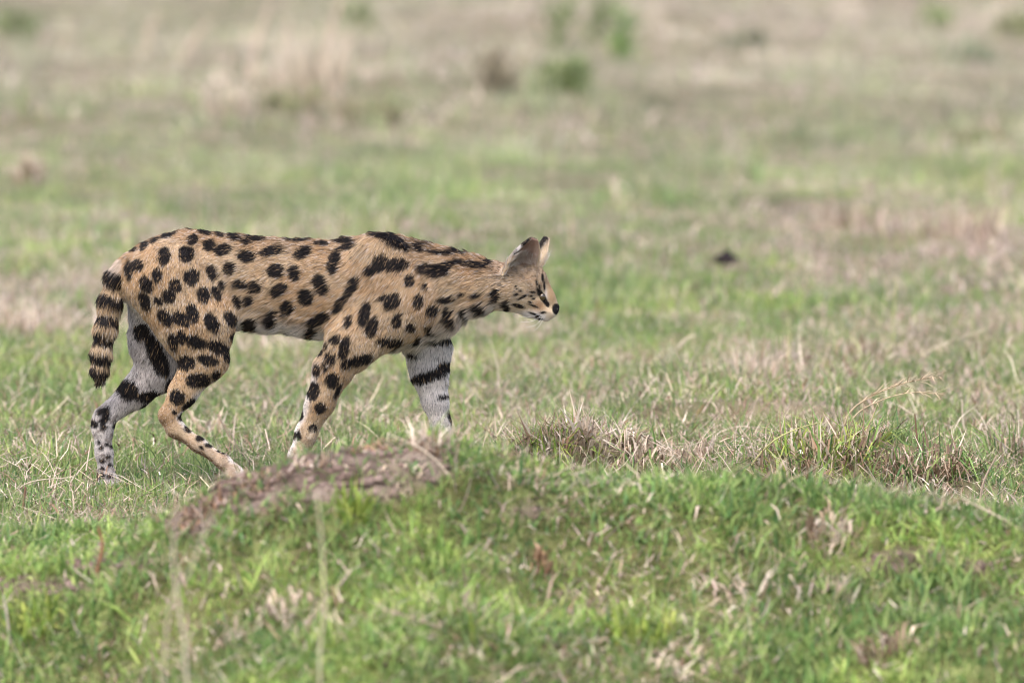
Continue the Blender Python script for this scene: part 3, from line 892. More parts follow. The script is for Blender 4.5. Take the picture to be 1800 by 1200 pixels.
# ---- fur
def fur(N_STR):
    tri = np.concatenate([BQ[:, [0, 1, 2]], BQ[:, [0, 2, 3]]])
    a, b, c = BV[tri[:, 0]], BV[tri[:, 1]], BV[tri[:, 2]]
    ar = 0.5 * np.linalg.norm(np.cross(b - a, c - a), axis=1)
    g = BG[tri[:, 0]]
    wt = np.ones(10); wt[7] = 3.6; wt[8] = wt[9] = 2.2; wt[2] = 1.3
    low = (BV[tri[:, 0], 2] < .17) & (g >= 3) & (g <= 6)
    pr = ar * wt[g] * np.where(low, 1.6, 1.0) * np.where(BV[tri[:, 0], 1] > .03, .75, 1)
    t = rng.choice(len(tri), N_STR, p=pr / pr.sum())
    r1 = np.sqrt(rng.random(N_STR)); r2 = rng.random(N_STR)
    w0, w1, w2 = 1 - r1, r1 * (1 - r2), r1 * r2
    P = a[t] * w0[:, None] + b[t] * w1[:, None] + c[t] * w2[:, None]
    nn = BN[tri[t]]
    N = nn[:, 0] * w0[:, None] + nn[:, 1] * w1[:, None] + nn[:, 2] * w2[:, None]
    N /= np.linalg.norm(N, axis=1, keepdims=True) + 1e-9
    C, G, F = coat(P, N)
    dirs = np.zeros((10, 3)); 
    dirs[0] = (-1, 0, -.35); dirs[1] = (-1, 0, -.30); dirs[2] = (-.22, 0, -1); dirs[3] = (-.1, 0, -1); dirs[4] = (-.3, 0, -1); dirs[5] = (-.4, 0, -1); dirs[6] = (.05, 0, -1); dirs[7] = (-1, 0, .12)
    dirs[8] = EAR_N.v; dirs[9] = EAR_F.v
    W = np.exp(-np.clip(F + .004, 0, .3) / .014); W /= W.sum(1, keepdims=True)
    D = W @ dirs
    # hind foot lies forward, so its hair does too
    toe = ((G == 3) & (P[:, 2] < at(0, 740, 0)[2]))
    D = np.where(toe[:, None], np.array([.8, 0, -.6]), D)
    hc_ = pxy(945, 500, 0)
    D -= N * (D * N).sum(1, keepdims=True)
    D /= np.linalg.norm(D, axis=1, keepdims=True) + 1e-6
    # lock of hair: neighbours lean together
    fx = fbm(P[:, 0] * 70, P[:, 2] * 70 + P[:, 1] * 40, 301, 2) - .5; fz = fbm(P[:, 0] * 70 + 31, P[:, 2] * 70 + P[:, 1] * 40, 307, 2) - .5
    fl = fbm(P[:, 0] * 45, P[:, 2] * 45 + P[:, 1] * 30, 311, 2)
    J = np.stack([fx, rng.normal(0, .05, len(P)), fz], 1) * 1.35 + rng.normal(0, .13, (len(P), 3))
    J *= np.where((G >= 3) & (G <= 6), .45 + .55 * sstep(.12, .32, P[:, 2]), 1)[:, None]
    Lg = np.array([.0150, .018, .022, .0145, .016, .012, .015, .0040, .0045, .0045])
    L = W @ Lg
    L = np.where((G >= 3) & (G <= 6), L * (0.38 + .62 * sstep(.08, .30, P[:, 2])), L)
    L *= 1 - .3 * ((G == 3) | ((G == 0) & (P[:, 0] < at(400, 0, 0)[0])))
    belly = (G <= 1) & (N[:, 2] < -.4)
    L = np.where(belly, L * 1.6, L)
    ruff = np.exp(-((P[:, 0] - pxy(640, 450, 0)[0]) / .05) ** 2 - ((P[:, 2] - pxy(640, 440, 0)[1]) / .05) ** 2)
    L *= (1 + .35 * ruff)
    face = sstep(pxy(930, 500, 0)[0], pxy(965, 500, 0)[0], P[:, 0])
    L *= (1 - .45 * face * (G == 7))
    L *= rng.uniform(.6, 1.25, len(P)) * (.75 + .5 * fl)
    lift = 0.26 + .45 * (fl - .4) + rng.uniform(0, .22, len(P))
    lift = np.where(G >= 7, lift * .55, lift)
    lift = np.where(belly, .55, lift)
    for gi, E in ((8, EAR_N), (9, EAR_F)):
        u, v, w_ = E.loc(P)
        fl_in = (G == gi) & ((N @ E.w) > 0) & (v < .55 * E.L) & (rng.random(len(P)) < .35)
        L = np.where(fl_in, .016 * rng.uniform(.6, 1.2, len(P)), L); lift = np.where(fl_in, .5, lift)
        C = np.where((fl_in & (rng.random(len(P)) < .6))[:, None], WHITE * .8, C)
    tx, tz = pxy(205, 455, 0)
    d0 = D + N * lift[:, None] + J * .35
    d0 /= np.linalg.norm(d0, axis=1, keepdims=True)
    d1 = D + N * (lift * .25)[:, None] + J * .55 + np.array([0, 0, -.18])
    d1 /= np.linalg.norm(d1, axis=1, keepdims=True)
    keep = np.ones(len(P), bool)
    # no hair on the nose leather or the eye slit
    ex, ez = pxy(953, 523, -.035)
    keep &= ~((G == 7) & (((P[:, 0] - ex) / .006) ** 2 + ((P[:, 2] - ez) / .010) ** 2 < 1))
    ex, ez = pxy(977, 547, 0)
    keep &= ~((G == 7) & (((P[:, 0] - ex) / .010) ** 2 + ((P[:, 2] - ez) / .012) ** 2 < 1))
    P, N, C, G, L, d0, d1 = P[keep], N[keep], C[keep], G[keep], L[keep], d0[keep], d1[keep]
    n = len(P)
    p0 = P - N * .001; p1 = P + d0 * (L * .4)[:, None]; p2 = p1 + (d0 * .4 + d1 * .6) * (L * .32)[:, None]; p3 = p2 + d1 * (L * .28)[:, None]
    X = np.stack([p0, p1, p2, p3], 1)
    r = np.where(G >= 7, .00028, .00046) * rng.uniform(.7, 1.3, n)
    Rr = r[:, None] * np.array([1, 1, .75, .15])
    dk = C.mean(1) < .06
    C = C * rng.normal(1, .16, (n, 1)).clip(.55, 1.5)
    C = np.where((dk & (rng.random(n) < .25))[:, None], C + np.array([.028, .018, .011]), C)
    C = np.where((dk & (rng.random(n) < .05))[:, None], TAN * .7, C)
    pale = (rng.random(n) < .14) & ~dk
    C = np.where(pale[:, None], C * .4 + WHITE * .55, C)
    brn = (rng.random(n) < .13) & ~dk & (G < 7)
    C = np.where(brn[:, None], C * .35, C)
    cc = np.stack([C * .92, C, C, mixc(C, C * 1.15, .5)], 1)
    cv = bpy.data.hair_curves.new('fur')
    cv.add_curves([4] * n)
    cv.attributes['position'].data.foreach_set('vector', X.astype(np.float32).ravel())
    ra = cv.attributes.get('radius') or cv.attributes.new('radius', 'FLOAT', 'POINT')
    ra.data.foreach_set('value', Rr.astype(np.float32).ravel())
    ca = cv.attributes.new('coat', 'FLOAT_COLOR', 'POINT')
    c4 = np.ones((n * 4, 4), np.float32); c4[:, :3] = cc.reshape(-1, 3)
    ca.data.foreach_set('color', c4.ravel())
    cv.materials.append(coat_mat('coat_hair', .55, .18, True))
    o = bpy.data.objects.new('fur', cv)
    COL.objects.link(o); o.parent = serval
    o['kind'] = 'stuff'
    return o


fur(230000)


# ---- eyes, nose leather, whiskers
def blob(name, c, r, mat, parent, seg=20, rings=14, shape=None):
    u = np.linspace(0, 2 * np.pi, seg, endpoint=False); v = np.linspace(0, np.pi, rings + 1)[1:-1]
    V = [[0, 0, 1]] + [[math.sin(b) * math.cos(a), math.sin(b) * math.sin(a), math.cos(b)] for b in v for a in u] + [[0, 0, -1]]
    V = np.array(V)
    if shape is not None: V = shape(V)
    V = V * np.array(r) + np.array(c)
    k = np.arange(seg); k2 = (k + 1) % seg
    T = [np.stack([np.zeros(seg, int), 1 + k, 1 + k2], 1)]
    Q = []
    for i in range(rings - 2):
        o = 1 + i * seg
        Q.append(np.stack([o + k, o + seg + k, o + seg + k2, o + k2], 1))
    o = 1 + (rings - 2) * seg
    T.append(np.stack([o + k2, o + k, np.full(seg, len(V) - 1)], 1))
    return mesh_np(name, V, [np.concatenate(Q), np.concatenate(T)], mat, parent, smooth=True)


def plain(name, c, rough=.4, spec=.5, coat=0.0):
    m, nt, out = nodes_of(name)
    p = nt.nodes.new('ShaderNodeBsdfPrincipled')
    n = nt.nodes.new('ShaderNodeTexNoise'); n.inputs['Scale'].default_value = 300
    r = nt.nodes.new('ShaderNodeMix'); r.data_type = 'RGBA'
    r.inputs[6].default_value = (*[q * .75 for q in c], 1); r.inputs[7].default_value = (*[min(1, q * 1.25) for q in c], 1)
    nt.links.new(n.outputs['Fac'], r.inputs[0]); nt.links.new(r.outputs[2], p.inputs['Base Color'])
    p.inputs['Roughness'].default_value = rough; p.inputs['Specular IOR Level'].default_value = spec
    p.inputs['Coat Weight'].default_value = coat
    nt.links.new(p.outputs[0], out.inputs[0])
    return m


M_EYE = plain('eye', (.045, .028, .012), .10, .5, .6)
M_NOSE = plain('nose_leather', (.030, .021, .022), .38, .5, .2)
M_WHISK = plain('whisker', (.75, .72, .70), .5, .3)
for sg in (-1, 1):
    c = at(953, 521.5, sg * .0195)
    blob('eye', c, (.0082, .0078, .0088), M_EYE, serval)
cN = at(977.5, 545, 0)


def nose_shape(V):
    V = V.copy()
    V[:, 1] *= 1 + .25 * np.clip(V[:, 2], -1, 1)                         # broad on top, narrow below
    V[:, 0] += .18 * V[:, 2]
    nost = np.exp(-(((np.abs(V[:, 1]) - .62) / .25) ** 2 + ((V[:, 2] + .05) / .3) ** 2)) * (V[:, 0] > 0)
    V[:, 0] -= .35 * nost
    V[:, 0] -= .15 * np.exp(-(V[:, 1] / .12) ** 2) * (V[:, 2] < .2) * (V[:, 0] > 0)
    return V


blob('nose', cN, (.0070, .0098, .0092), M_NOSE, serval, 28, 20, nose_shape)


def tube_np(pts, r, seg=5):
    """a tapered tube through points; r: radius for each"""
    pts = np.asarray(pts, float); n = len(pts)
    tg = np.gradient(pts, axis=0); tg /= np.linalg.norm(tg, axis=1, keepdims=True) + 1e-9
    ref = np.array([.31, .87, .39])
    a = np.cross(tg, ref); a /= np.linalg.norm(a, axis=1, keepdims=True) + 1e-9
    b = np.cross(tg, a)
    th = np.linspace(0, 2 * np.pi, seg, endpoint=False)
    V = pts[:, None] + np.asarray(r)[:, None, None] * (np.cos(th)[None, :, None] * a[:, None] + np.sin(th)[None, :, None] * b[:, None])
    i = np.arange(n * seg).reshape(n, seg)
    Q = np.stack([i[:-1], np.roll(i[:-1], -1, 1), np.roll(i[1:], -1, 1), i[1:]], -1).reshape(-1, 4)
    return V.reshape(-1, 3), Q


def smooth_path(pts, n=14):
    pts = np.asarray(pts, float)
    P = np.concatenate([[2 * pts[0] - pts[1]], pts, [2 * pts[-1] - pts[-2]]])
    out = []
    for i in range(1, len(P) - 2):
        for t in np.linspace(0, 1, n, endpoint=False):
            out.append(0.5 * (2 * P[i] + (-P[i - 1] + P[i + 1]) * t + (2 * P[i - 1] - 5 * P[i] + 4 * P[i + 1] - P[i + 2]) * t * t + (-P[i - 1] + 3 * P[i] - 3 * P[i + 1] + P[i + 2]) * t ** 3))
    out.append(pts[-1])
    return np.array(out)


for sg in (-1, 1):
    for (x0, y0, x1, y1, xm, ym) in [(957, 552, 926, 575, 943, 570), (954, 553, 915, 566, 936, 564), (959, 553, 938, 582, 948, 573), (952, 551, 908, 556, 930, 557)]:
        p = smooth_path([at(x0, y0, sg * .017), at(xm, ym, sg * .032), at(x1, y1, sg * .05)], 6)
        V, Q = tube_np(p, np.linspace(.00035, .0001, len(p)), 4)
        mesh_np('whisker', V, [Q], M_WHISK, serval)

# ================================================================== single plants, stems and lumps
def m_per_px(q): return (q[1] + DIST) / FPX


PAL_STRAW = C_STRAW
PAL_PINK = np.array([[.58, .47, .365], [.64, .54, .44], [.50, .39, .29]])
PAL_BROWN = np.array([[.26, .18, .12], [.34, .25, .17], [.18, .12, .085]])
PAL_RUST = np.array([[.30, .18, .11], [.36, .23, .15]])
PAL_GREEN = C_GREEN
PAL_DARK = np.array([[.175, .225, .085], [.21, .25, .10], [.15, .19, .08]])
PAL_PALE = np.array([[.60, .52, .41], [.55, .47, .37], [.50, .42, .32]])
PAL_LIME = np.array([[.27, .33, .07], [.33, .37, .09], [.22, .31, .06]])


def tuft(px, py, wpx, hpx, n, pals, label, name='dry_tussock', cat='tussock', group=None, lean=.55, curl=.6, bw=1.0, sink=0.0):
    """pals: list of (palette, share, height factor)"""
    q = place(px, py)
    s = m_per_px(q)
    e = empty(name, q, label, cat, group)
    R, H = wpx * s * .5, hpx * s * 1.15; n = int(n * 1.6); bw = bw * 1.15
    b = Bl()
    tot = sum(p[1] for p in pals)
    for pal, sh, hf in pals:
        k = max(3, int(n * sh / tot))
        rr = R * np.sqrt(rng.random(k)) * .75; th = rng.uniform(0, 2 * np.pi, k)
        X = np.stack([rr * np.cos(th), rr * np.sin(th), np.full(k, -.006 - sink)], 1)
        X[:, 2] += surf(q[0] + X[:, 0], q[1] + X[:, 1]) - q[2]
        az = th + rng.normal(0, 1.5, k)
        h = H * hf * rng.uniform(.45, 1.15, k)
        w = rng.uniform(.0022, .005, k) * bw * max(1, s / PXM)
        b.add(*blades(X, h, w, az, np.abs(rng.normal(lean * .7, lean * .5, k)), rng.normal(curl, .5, k), pick(pal, k, .15)))
    o = b.build('blades', M_DRY if pals[0][0] is not PAL_GREEN else M_GRASS, e)
    o['kind'] = 'stuff'
    return e


def stem(pts, r0, r1, colr, label, name='dry_straw', cat='straw', group=None, Ys=None, sprigs=0, near=None, sprigs_from=.45):
    """pts: (px, py) from the foot up; the foot stands on the ground there"""
    q = place(*pts[0])
    if near is not None:
        q = at(*pts[0], near); q[2] = surf(q[0], q[1])
    W = [q]
    Y = q[1]
    for i, p in enumerate(pts[1:]):
        W.append(at(p[0], p[1], Y + (Ys[i] if Ys else 0)))
    W = np.array(W) - q
    W[0, 2] -= .006
    path = smooth_path(W, 8)
    e = empty(name, q, label, cat, group)
    s = m_per_px(q)
    V, Q = tube_np(path, np.linspace(r0, r1, len(path)) * s, 6)
    c = np.array(colr)[None] * (0.85 + .3 * noise(np.arange(len(V)) * .11, np.zeros(len(V)), 5))[:, None]
    mesh_np('stalk', V, [Q], M_DRY, e, c, smooth=True)
    if sprigs:
        b = Bl()
        k = sprigs
        t = rng.integers(int(len(path) * sprigs_from), len(path), k)
        tg = np.gradient(path, axis=0)[t]
        az = np.arctan2(tg[:, 1], tg[:, 0]) + rng.normal(0, .6, k)
        ln = np.arccos(np.clip(tg[:, 2] / np.linalg.norm(tg, axis=1), -1, 1)) + rng.normal(0, .25, k)
        b.add(*blades(path[t], rng.uniform(16, 46, k) * s, rng.uniform(1.5, 3.4, k) * s, az, ln, rng.normal(.2, .3, k), np.array(colr)[None] * rng.normal(1, .15, (k, 1))))
        o = b.build('seed_head', M_DRY, e); o['kind'] = 'stuff'
    return e


STRAWC, PALEC, BRC, RUSTC, GRNC = (.50, .39, .26), (.62, .52, .40), (.22, .13, .085), (.30, .15, .09), (.30, .36, .12)

# --- round the cat, in focus
tuft(1030, 785, 70, 80, 80, [(PAL_PINK, 4, 1.0), (PAL_STRAW, 2, .7)], 'pale straw tuft pointing up, first tussock to the right of the cat', curl=.7, lean=.5, bw=1.5)
tuft(985, 795, 200, 78, 390, [(PAL_BROWN, 5, .9), (PAL_LIME, 3, 1.0), (PAL_PINK, 3, .8), (PAL_RUST, 2, .8)], 'wide dark brown clump under green blades around the pale straw tuft', curl=1.0, lean=.8, bw=1.2)
tuft(1125, 805, 120, 78, 182, [(PAL_PINK, 4, 1), (PAL_BROWN, 2, .8), (PAL_GREEN, 1, 1)], 'curled pinkish straw clump on the near side of the dip', curl=1.3, lean=.9, bw=1.3)
tuft(1215, 815, 110, 71, 117, [(PAL_PINK, 3, 1), (PAL_STRAW, 2, 1), (PAL_BROWN, 1, .8)], 'small flattened straw clump left of the big green tussock', curl=1.2, lean=.9, bw=1.2)
tuft(1440, 815, 290, 105, 750, [(PAL_LIME, 4, .95), (PAL_GREEN, 3, 1.0), (PAL_BROWN, 5, .85), (PAL_PINK, 5, .85), (PAL_RUST, 2, .7)], 'largest green tussock with brown dead leaves at its foot', 'green_tussock', curl=1.0, lean=1.0, bw=1.2)
tuft(1630, 835, 190, 91, 390, [(PAL_BROWN, 5, 1), (PAL_PINK, 3, .9), (PAL_GREEN, 3, 1)], 'brown tussock of curled dead leaves beneath the upright brown stick', curl=1.3, lean=.9, bw=1.3)
tuft(1510, 850, 150, 45, 160, [(PAL_BROWN, 4, 1), (PAL_PINK, 2, 1), (PAL_GREEN, 2, 1)], 'low brown litter clump between the green tussock and the brown one', curl=1.2, lean=1.0, bw=1.2)
tuft(1770, 815, 110, 85, 110, [(PAL_STRAW, 3, 1), (PAL_GREEN, 2, 1), (PAL_BROWN, 1, .8)], 'straw and green tussock at the right edge behind the mound', bw=1.3)
tuft(1325, 680, 110, 95, 60, [(PAL_PINK, 3, 1), (PAL_STRAW, 2, .9), (PAL_BROWN, 1, .6)], 'tall thin straw tuft standing behind the pale arched stem', curl=.2, lean=.35)
tuft(1240, 675, 90, 45, 70, [(PAL_BROWN, 3, 1), (PAL_PINK, 1, 1)], 'low brown tuft behind the flattened straw clump', curl=.9)
tuft(1510, 640, 150, 60, 70, [(PAL_BROWN, 2, 1), (PAL_PINK, 2, 1), (PAL_GREEN, 1, 1)], 'brown tuft behind the bent seed head', curl=.5)
tuft(375, 770, 60, 55, 40, [(PAL_PINK, 3, 1), (PAL_STRAW, 1, 1)], 'papery dead leaves just ahead of the raised hind paw', 'dead_leaf_tuft', curl=1.0, lean=.8, bw=2.4)
tuft(60, 800, 120, 40, 60, [(PAL_STRAW, 2, 1), (PAL_PINK, 2, 1)], 'flattened straw tuft at the left edge behind the tail', curl=1.0, lean=1.0, bw=1.3)
tuft(640, 740, 70, 45, 40, [(PAL_PINK, 2, 1), (PAL_STRAW, 2, 1)], 'straw tuft seen between the front legs', curl=.8, lean=.8, bw=1.5)
tuft(40, 590, 170, 80, 120, [(PAL_STRAW, 3, 1), (PAL_PINK, 3, 1)], 'pale tall dry grass bunch left of the tail', curl=.4)
tuft(1690, 420, 200, 70, 130, [(PAL_STRAW, 4, 1), (PAL_BROWN, 1, 1)], 'brown dry bunch far right beyond the dung', curl=.4)
tuft(1500, 400, 160, 60, 90, [(PAL_STRAW, 3, 1), (PAL_BROWN, 1, 1)], 'straw dry bunch beyond and to the right of the dung', curl=.4)

stem([(1472, 800), (1490, 732), (1525, 700), (1580, 676), (1640, 662)], 2.0, .9, STRAWC, 'bent brown seed head leaning right out of the green tussock', 'seeding_grass', sprigs=80, sprigs_from=.45)
stem([(1476, 802), (1500, 735), (1545, 705), (1600, 690), (1655, 692)], 1.6, .8, STRAWC, 'thin drooping seed stalk beside the bent brown seed head', 'seeding_grass', sprigs=30)
stem([(1600, 640), (1650, 608), (1735, 578)], 1.6, .8, PALEC, 'long pale straw slanting up to the right behind the seed head', Ys=[0, .02], sprigs=4)
stem([(1251, 780), (1262, 762), (1307, 749), (1347, 766)], 1.6, 1.0, PALEC, 'short pale arched stem left of the big green tussock')
stem([(1305, 842), (1330, 805), (1362, 773), (1405, 752), (1446, 741)], 2.0, .9, (.45, .42, .20), 'long yellow green stem arching across the big green tussock', Ys=[-.02, -.03, -.02, 0])
stem([(1708, 770), (1694, 748), (1691, 702)], 2.6, 1.4, PALEC, 'pale bent stick standing near the right edge')
stem([(1617, 812), (1612, 770), (1608, 727)], 2.2, 1.2, BRC, 'thin brown stick standing upright in the brown tussock')
stem([(1012, 590), (1022, 545), (1034, 505)], 1.3, 1.6, GRNC, 'fine pale grass stem in front of the cat nose', sprigs=3)
stem([(880, 700), (874, 645), (862, 598)], 1.6, .9, PALEC, 'grey straw curving up below the cat chin')
stem([(416, 800), (402, 765), (381, 727)], 2.2, 1.2, (.34, .26, .20), 'straight grey twig leaning left behind the hind paw')
stem([(395, 712), (415, 702), (440, 690)], 1.6, 1.0, PALEC, 'short pale straw between the hind and front legs')
stem([(1572, 615), (1570, 560), (1576, 500)], 1.2, .9, (.50, .50, .20), 'thin yellow grass stem standing behind the seed head')
stem([(1043, 592), (1047, 560), (1051, 525)], 1.6, 1.2, (.26, .18, .11), 'thin dark brown stem right of the cat nose')
stem([(1518, 628), (1516, 605), (1512, 590)], 2.4, 1.6, BRC, 'short thick brown stub behind the tall thin straw tuft')
stem([(1218, 748), (1226, 728), (1236, 712)], 2.8, 1.8, RUSTC, 'short dark red stub near the flattened straw clump')
stem([(1405, 692), (1412, 678), (1420, 665)], 2.2, 1.2, BRC, 'short dark stub leaning right above the green tussock')
stem([(1552, 748), (1554, 725), (1558, 698)], 3.2, 1.2, (.14, .27, .06), 'single broad green blade right of the green tussock', 'broad_grass', 'grass')
stem([(1385, 560), (1388, 600), (1385, 655)][::-1], 1.2, .8, (.52, .50, .24), 'thin straw yellow stem rising behind the tall thin straw tuft')
stem([(1170, 640), (1195, 608), (1215, 590)], 1.8, 2.2, PALEC, 'pale stem with a swollen tip behind the first straw tuft', sprigs=3)
stem([(1005, 440), (1004, 400), (1002, 362)], 2.4, 1.6, (.58, .46, .34), 'pale blurred stalk standing behind the cat ears')
stem([(38, 905), (42, 880), (45, 855)], 3.0, 2.0, BRC, 'short brown stub at the left edge in front of the hind legs')
stem([(10, 880), (50, 848), (130, 838)], 1.3, .9, PALEC, 'long pale straw lying left of the hind foot')

# --- on the mound, in front of the focus
tuft(765, 790, 110, 58, 60, [(PAL_PINK, 3, 1), (PAL_STRAW, 2, .9), (PAL_RUST, 1, .7)], 'blurred straw tuft on the mound top hiding the far front paw', curl=.8, lean=.6, bw=1.3)
tuft(660, 790, 110, 40, 45, [(PAL_RUST, 3, 1), (PAL_PINK, 1, 1)], 'rusty dead tuft along the bare top of the mound', curl=1.2, lean=1.0, bw=1.4)
tuft(450, 860, 120, 40, 70, [(PAL_BROWN, 3, 1), (PAL_RUST, 2, 1), (PAL_GREEN, 2, 1)], 'brown and green clump on the left shoulder of the bare soil', curl=1.2, lean=1.0, bw=1.3)
tuft(555, 815, 120, 36, 60, [(PAL_BROWN, 3, 1), (PAL_PINK, 2, 1)], 'flat brown clump on the crest of the bare soil', curl=1.2, lean=1.1, bw=1.3)
tuft(350, 905, 100, 45, 60, [(PAL_BROWN, 3, 1), (PAL_RUST, 1, 1)], 'dark brown clump at the left foot of the bare soil', curl=1.1, lean=.9, bw=1.3)
tuft(700, 835, 110, 34, 50, [(PAL_PINK, 3, 1), (PAL_GREEN, 2, 1)], 'straw and green clump on the right part of the bare soil', curl=1.2, lean=1.0, bw=1.3)
tuft(510, 905, 110, 45, 60, [(PAL_GREEN, 3, 1), (PAL_BROWN, 2, 1)], 'green clump in the hollow below the bare soil', 'green_tussock', curl=.9, lean=.7, bw=1.4)
tuft(520, 1085, 130, 70, 60, [(PAL_PINK, 2, 1), (PAL_STRAW, 3, 1)], 'yellowish dead leaf clump low on the mound, left of the centre', curl=1.2, lean=.9, bw=2.0)
tuft(955, 1000, 60, 45, 40, [(PAL_RUST, 3, 1)], 'small rust coloured tuft in the middle of the mound slope', curl=1.2, lean=.9, bw=1.6)
tuft(1455, 945, 110, 70, 60, [(PAL_BROWN, 2, 1), (PAL_PINK, 3, 1)], 'grey brown dead clump just below the crest on the right', curl=.9, lean=.8, bw=1.6)
tuft(1560, 1150, 120, 70, 60, [(PAL_BROWN, 4, 1), (PAL_PINK, 1, 1)], 'dark brown dead tuft at the lower right of the mound', curl=.9, lean=.9, bw=1.6)
tuft(1320, 1050, 90, 70, 14, [(PAL_PINK, 3, 1)], 'branching pale dry stems on the right of the slope', curl=.6, lean=1.0, bw=2.6)
tuft(1480, 1060, 40, 60, 8, [(PAL_PINK, 3, 1)], 'few pale upright straws right of the branching dry stems', curl=.3, lean=.4, bw=2.2)
tuft(620, 905, 70, 60, 35, [(PAL_LIME, 3, 1)], 'yellow green leafy tuft below the bare soil', 'green_tussock', curl=.6, bw=2.0)
tuft(60, 1110, 110, 60, 60, [(PAL_LIME, 3, 1), (PAL_GREEN, 1, 1)], 'yellow green clump at the lower left of the mound', 'green_tussock', curl=.7, bw=1.8)
tuft(1130, 1130, 160, 70, 110, [(PAL_LIME, 3, 1), (PAL_GREEN, 1, 1)], 'bright lime clump at the bottom, right of the centre', 'green_tussock', curl=.7, bw=1.8)
tuft(1640, 1060, 200, 60, 150, [(PAL_GREEN, 3, 1)], 'rich green patch above the dark brown tuft', 'green_tussock', curl=.7, bw=1.8)
tuft(1190, 1175, 150, 45, 40, [(PAL_PINK, 3, 1), (PAL_STRAW, 2, 1)], 'pinkish straw clump at the bottom edge, right of the centre', curl=1.2, lean=1.0, bw=2.0)
tuft(880, 1140, 170, 60, 120, [(PAL_GREEN, 3, 1), (PAL_LIME, 1, 1)], 'mid green clump at the bottom near the centre', 'green_tussock', curl=.7, bw=1.8)
tuft(880, 800, 90, 35, 60, [(PAL_LIME, 3, 1), (PAL_GREEN, 1, 1)], 'yellow green tuft on the crest right of the bare soil', 'green_tussock', curl=.7, bw=1.5)
stem([(345, 1500), (328, 1196), (318, 1090), (306, 1000), (306, 895)], 3.4, 1.8, (.62, .53, .40), 'thick pale blurred stalk at the lower left', sprigs=6, near=-3.9)
stem([(300, 1600), (290, 1150), (335, 1000), (372, 905)], 2.2, 1.3, (.60, .52, .38), 'forked pale stalk leaning right from the thick one', near=-3.8)
stem([(572, 1500), (562, 1196), (570, 1080), (566, 960), (558, 872)], 3.0, 1.6, (.60, .52, .36), 'tall straight straw stalk left of the centre', sprigs=6, near=-3.7)
stem([(795, 838), (750, 795), (690, 765)], 2.0, 1.2, PALEC, 'pale straw lying across the bare soil')
stem([(792, 1108), (740, 1090), (672, 1070)], 3.2, 2.0, (.45, .33, .27), 'pinkish twig lying low on the slope')
stem([(1720, 905), (1728, 850), (1752, 800)], 2.6, 1.4, (.42, .32, .24), 'upright brown stalk at the right end of the crest')
stem([(1800, 930), (1750, 905), (1690, 875)], 3.0, 1.8, (.58, .48, .36), 'pale straw slanting down the right end of the crest')
stem([(168, 1010), (180, 960), (172, 925)], 4.0, 2.4, RUSTC, 'rust red bent stub at the left of the mound')
stem([(230, 1092), (205, 1070), (180, 1058)], 5.0, 2.0, (.26, .36, .09), 'broad pale green leaf blade at the lower left', 'broad_grass', 'grass')
stem([(18, 1130), (12, 1080), (6, 1045)], 3.0, 2.0, (.52, .45, .38), 'grey straw at the lower left corner')

# --- blurred plants behind
def weed(px, py, wpx, hpx, nst, label, pal, name='leafy_weed', group=None, leaves=40):
    q = place(px, py); s = m_per_px(q)
    e = empty(name, q, label, 'weed', group)
    for i in range(nst):
        x = (rng.random() - .5) * wpx * s; hh = hpx * s * rng.uniform(.6, 1.0)
        p = smooth_path([(x * .5, rng.normal(0, .03), -.02), (x * .8, rng.normal(0, .03), hh * .5), (x + rng.normal(0, .03), rng.normal(0, .03), hh)], 5)
        V, Q = tube_np(p, np.linspace(.006, .003, len(p)), 5)
        mesh_np('stem', V, [Q], M_GRASS, e, np.tile(pal[0] * .8, (len(V), 1)), smooth=True)
        b = Bl(); k = int(leaves * .7)
        t = rng.integers(0, len(p), k)
        L0 = p[t] + rng.normal(0, 1, (k, 3)) * np.array([.04, .06, .02])
        L0[:, 2] = np.maximum(L0[:, 2], 0)
        b.add(*blades(L0, rng.uniform(.05, .15, k), rng.uniform(.010, .024, k), rng.uniform(0, 6.28, k), rng.uniform(.2, .9, k), rng.uniform(.1, .9, k), pick(pal, k)))
        o = b.build('leaves', M_GRASS, e); o['kind'] = 'stuff'
    return e


weed(988, 90, 26, 100, 3, 'tall dark green blurred weed at the top, left one of the pair', PAL_DARK)
weed(1048, 75, 30, 90, 3, 'tall dark green blurred weed at the top, right one of the pair', PAL_DARK)
weed(1095, 70, 24, 60, 2, 'short lighter green weed right of the tall pair', PAL_GREEN)
weed(990, 165, 95, 48, 8, 'low bushy dark green plant below the tall weeds', PAL_DARK, 'low_shrub')
weed(1110, 110, 110, 45, 5, 'wide faint green low plant right of the tall weeds', PAL_GREEN, 'low_shrub', leaves=24)
weed(870, 165, 60, 75, 5, 'brownish green bush left of the low bushy plant', np.array([[.27, .23, .15], [.31, .26, .18]]), 'low_shrub')
weed(32, 75, 70, 55, 6, 'dark green bush in the upper left corner', PAL_DARK, 'low_shrub')
weed(634, 48, 50, 32, 4, 'small dark green shrub at the top above the cat back', PAL_DARK, 'low_shrub')
weed(1650, 55, 50, 32, 4, 'small green shrub at the upper right', PAL_GREEN, 'low_shrub')
weed(1778, 65, 60, 28, 4, 'olive shrub in the upper right corner', np.array([[.22, .23, .11]]), 'low_shrub')
weed(1310, 92, 90, 22, 5, 'flat dark plant at the top, right of the tall weeds', np.array([[.19, .20, .12]]), 'low_shrub')
weed(1700, 118, 80, 20, 5, 'flat dark green plant below the small upper right shrub', np.array([[.17, .21, .12]]), 'low_shrub')
tuft(52, 330, 50, 60, 60, [(PAL_BROWN, 2, 1), (PAL_PINK, 2, 1)], 'reddish brown stubby clump on the far left', curl=.3, lean=.3, bw=1.6)
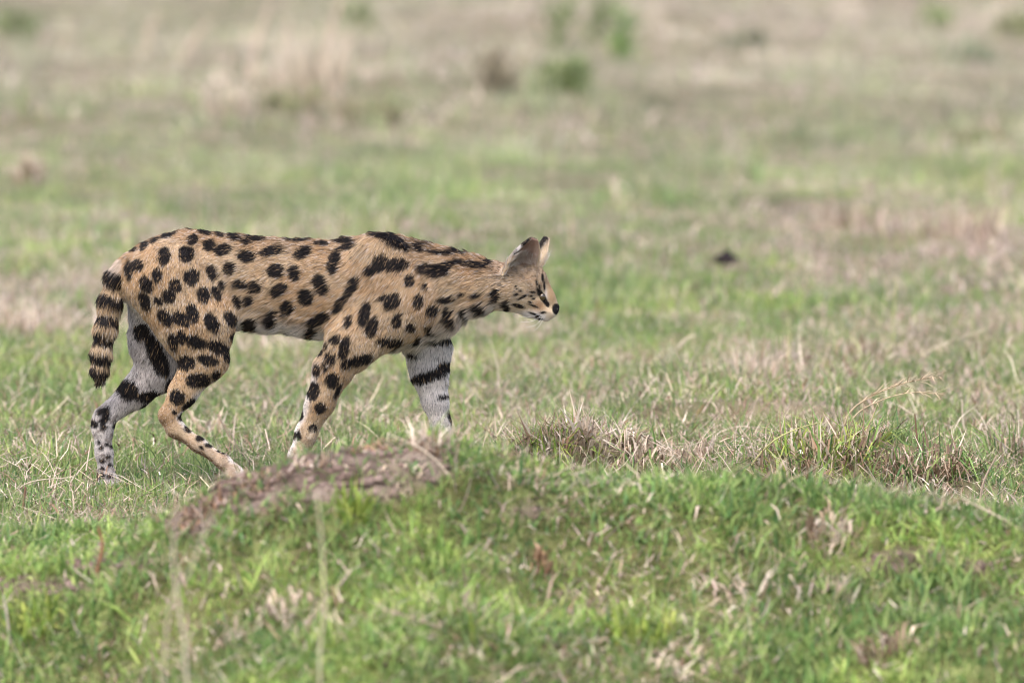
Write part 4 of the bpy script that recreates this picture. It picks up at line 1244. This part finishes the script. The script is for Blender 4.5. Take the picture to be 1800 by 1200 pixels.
tuft(1725, 255, 130, 40, 90, [(PAL_DARK, 3, 1), (PAL_BROWN, 2, 1)], 'dark low tussock on the far right', curl=.6, bw=1.4)
tuft(500, 195, 130, 45, 90, [(PAL_DARK, 3, 1), (PAL_BROWN, 2, 1)], 'dark green tussock on the low rise behind the cat', curl=.6, bw=1.4)
tuft(650, 215, 160, 45, 90, [(PAL_DARK, 3, 1), (PAL_BROWN, 3, 1)], 'brown green tussock at the right foot of the low rise', curl=.6, bw=1.4)
tuft(400, 215, 120, 80, 90, [(PAL_PALE, 2, 1)], 'pale dry bunch on the left of the low rise', curl=.3, lean=.3, bw=1.4)
tuft(560, 160, 160, 100, 110, [(PAL_PALE, 2, 1)], 'tall pale dry bunch on top of the low rise', curl=.3, lean=.3, bw=1.4)
for i, (x0, y0, x1, y1, lab) in enumerate([(440, 140, 470, 20, 'slanting pale tall stalk, left of the two by the low rise'), (560, 150, 600, 0, 'slanting pale tall stalk, right of the two by the low rise'), (318, 110, 362, 45, 'pale stalk leaning right at the upper left'),
                                           (512, 130, 508, 35, 'straight pale stalk between the two slanting ones'), (255, 100, 272, 35, 'short pale stalk leaning at the upper left'), (620, 130, 612, 70, 'short pale stalk right of the tall dry bunch')]):
    stem([(x0, y0), ((x0 + x1) / 2 - 4, (y0 + y1) / 2), (x1, y1)], 5.5, 4.0, (.60, .47, .37), lab, sprigs=10)

# --- dung
qd = DUNG; sdg = m_per_px(qd)
dung = empty('dung_pile', qd, 'small black dung heap lying in the blurred grass ahead of the cat', 'dung')
for i, (dx, dy, dz, r) in enumerate([(-9, 0, 10, 11), (3, 1, 14, 12), (13, 0, 9, 10), (-3, -5, 6, 11), (8, -6, 6, 9), (-17, 2, 5, 7), (0, 2, 3, 14)]):
    sh = rng.uniform(.85, 1.15, 3)
    ph = rng.uniform(0, 6, 3)
    blob('lump', np.array([dx, dy, dz]) * sdg, r * sdg * sh * np.array([1, 1, .75]), M_DUNG, dung, 14, 10,
         lambda V: V * (1 + .14 * np.sin(V[:, :1] * 4 + ph[0]) * np.sin(V[:, 1:2] * 5 + ph[1]) + .08 * np.sin(V[:, 2:] * 7 + ph[2])))
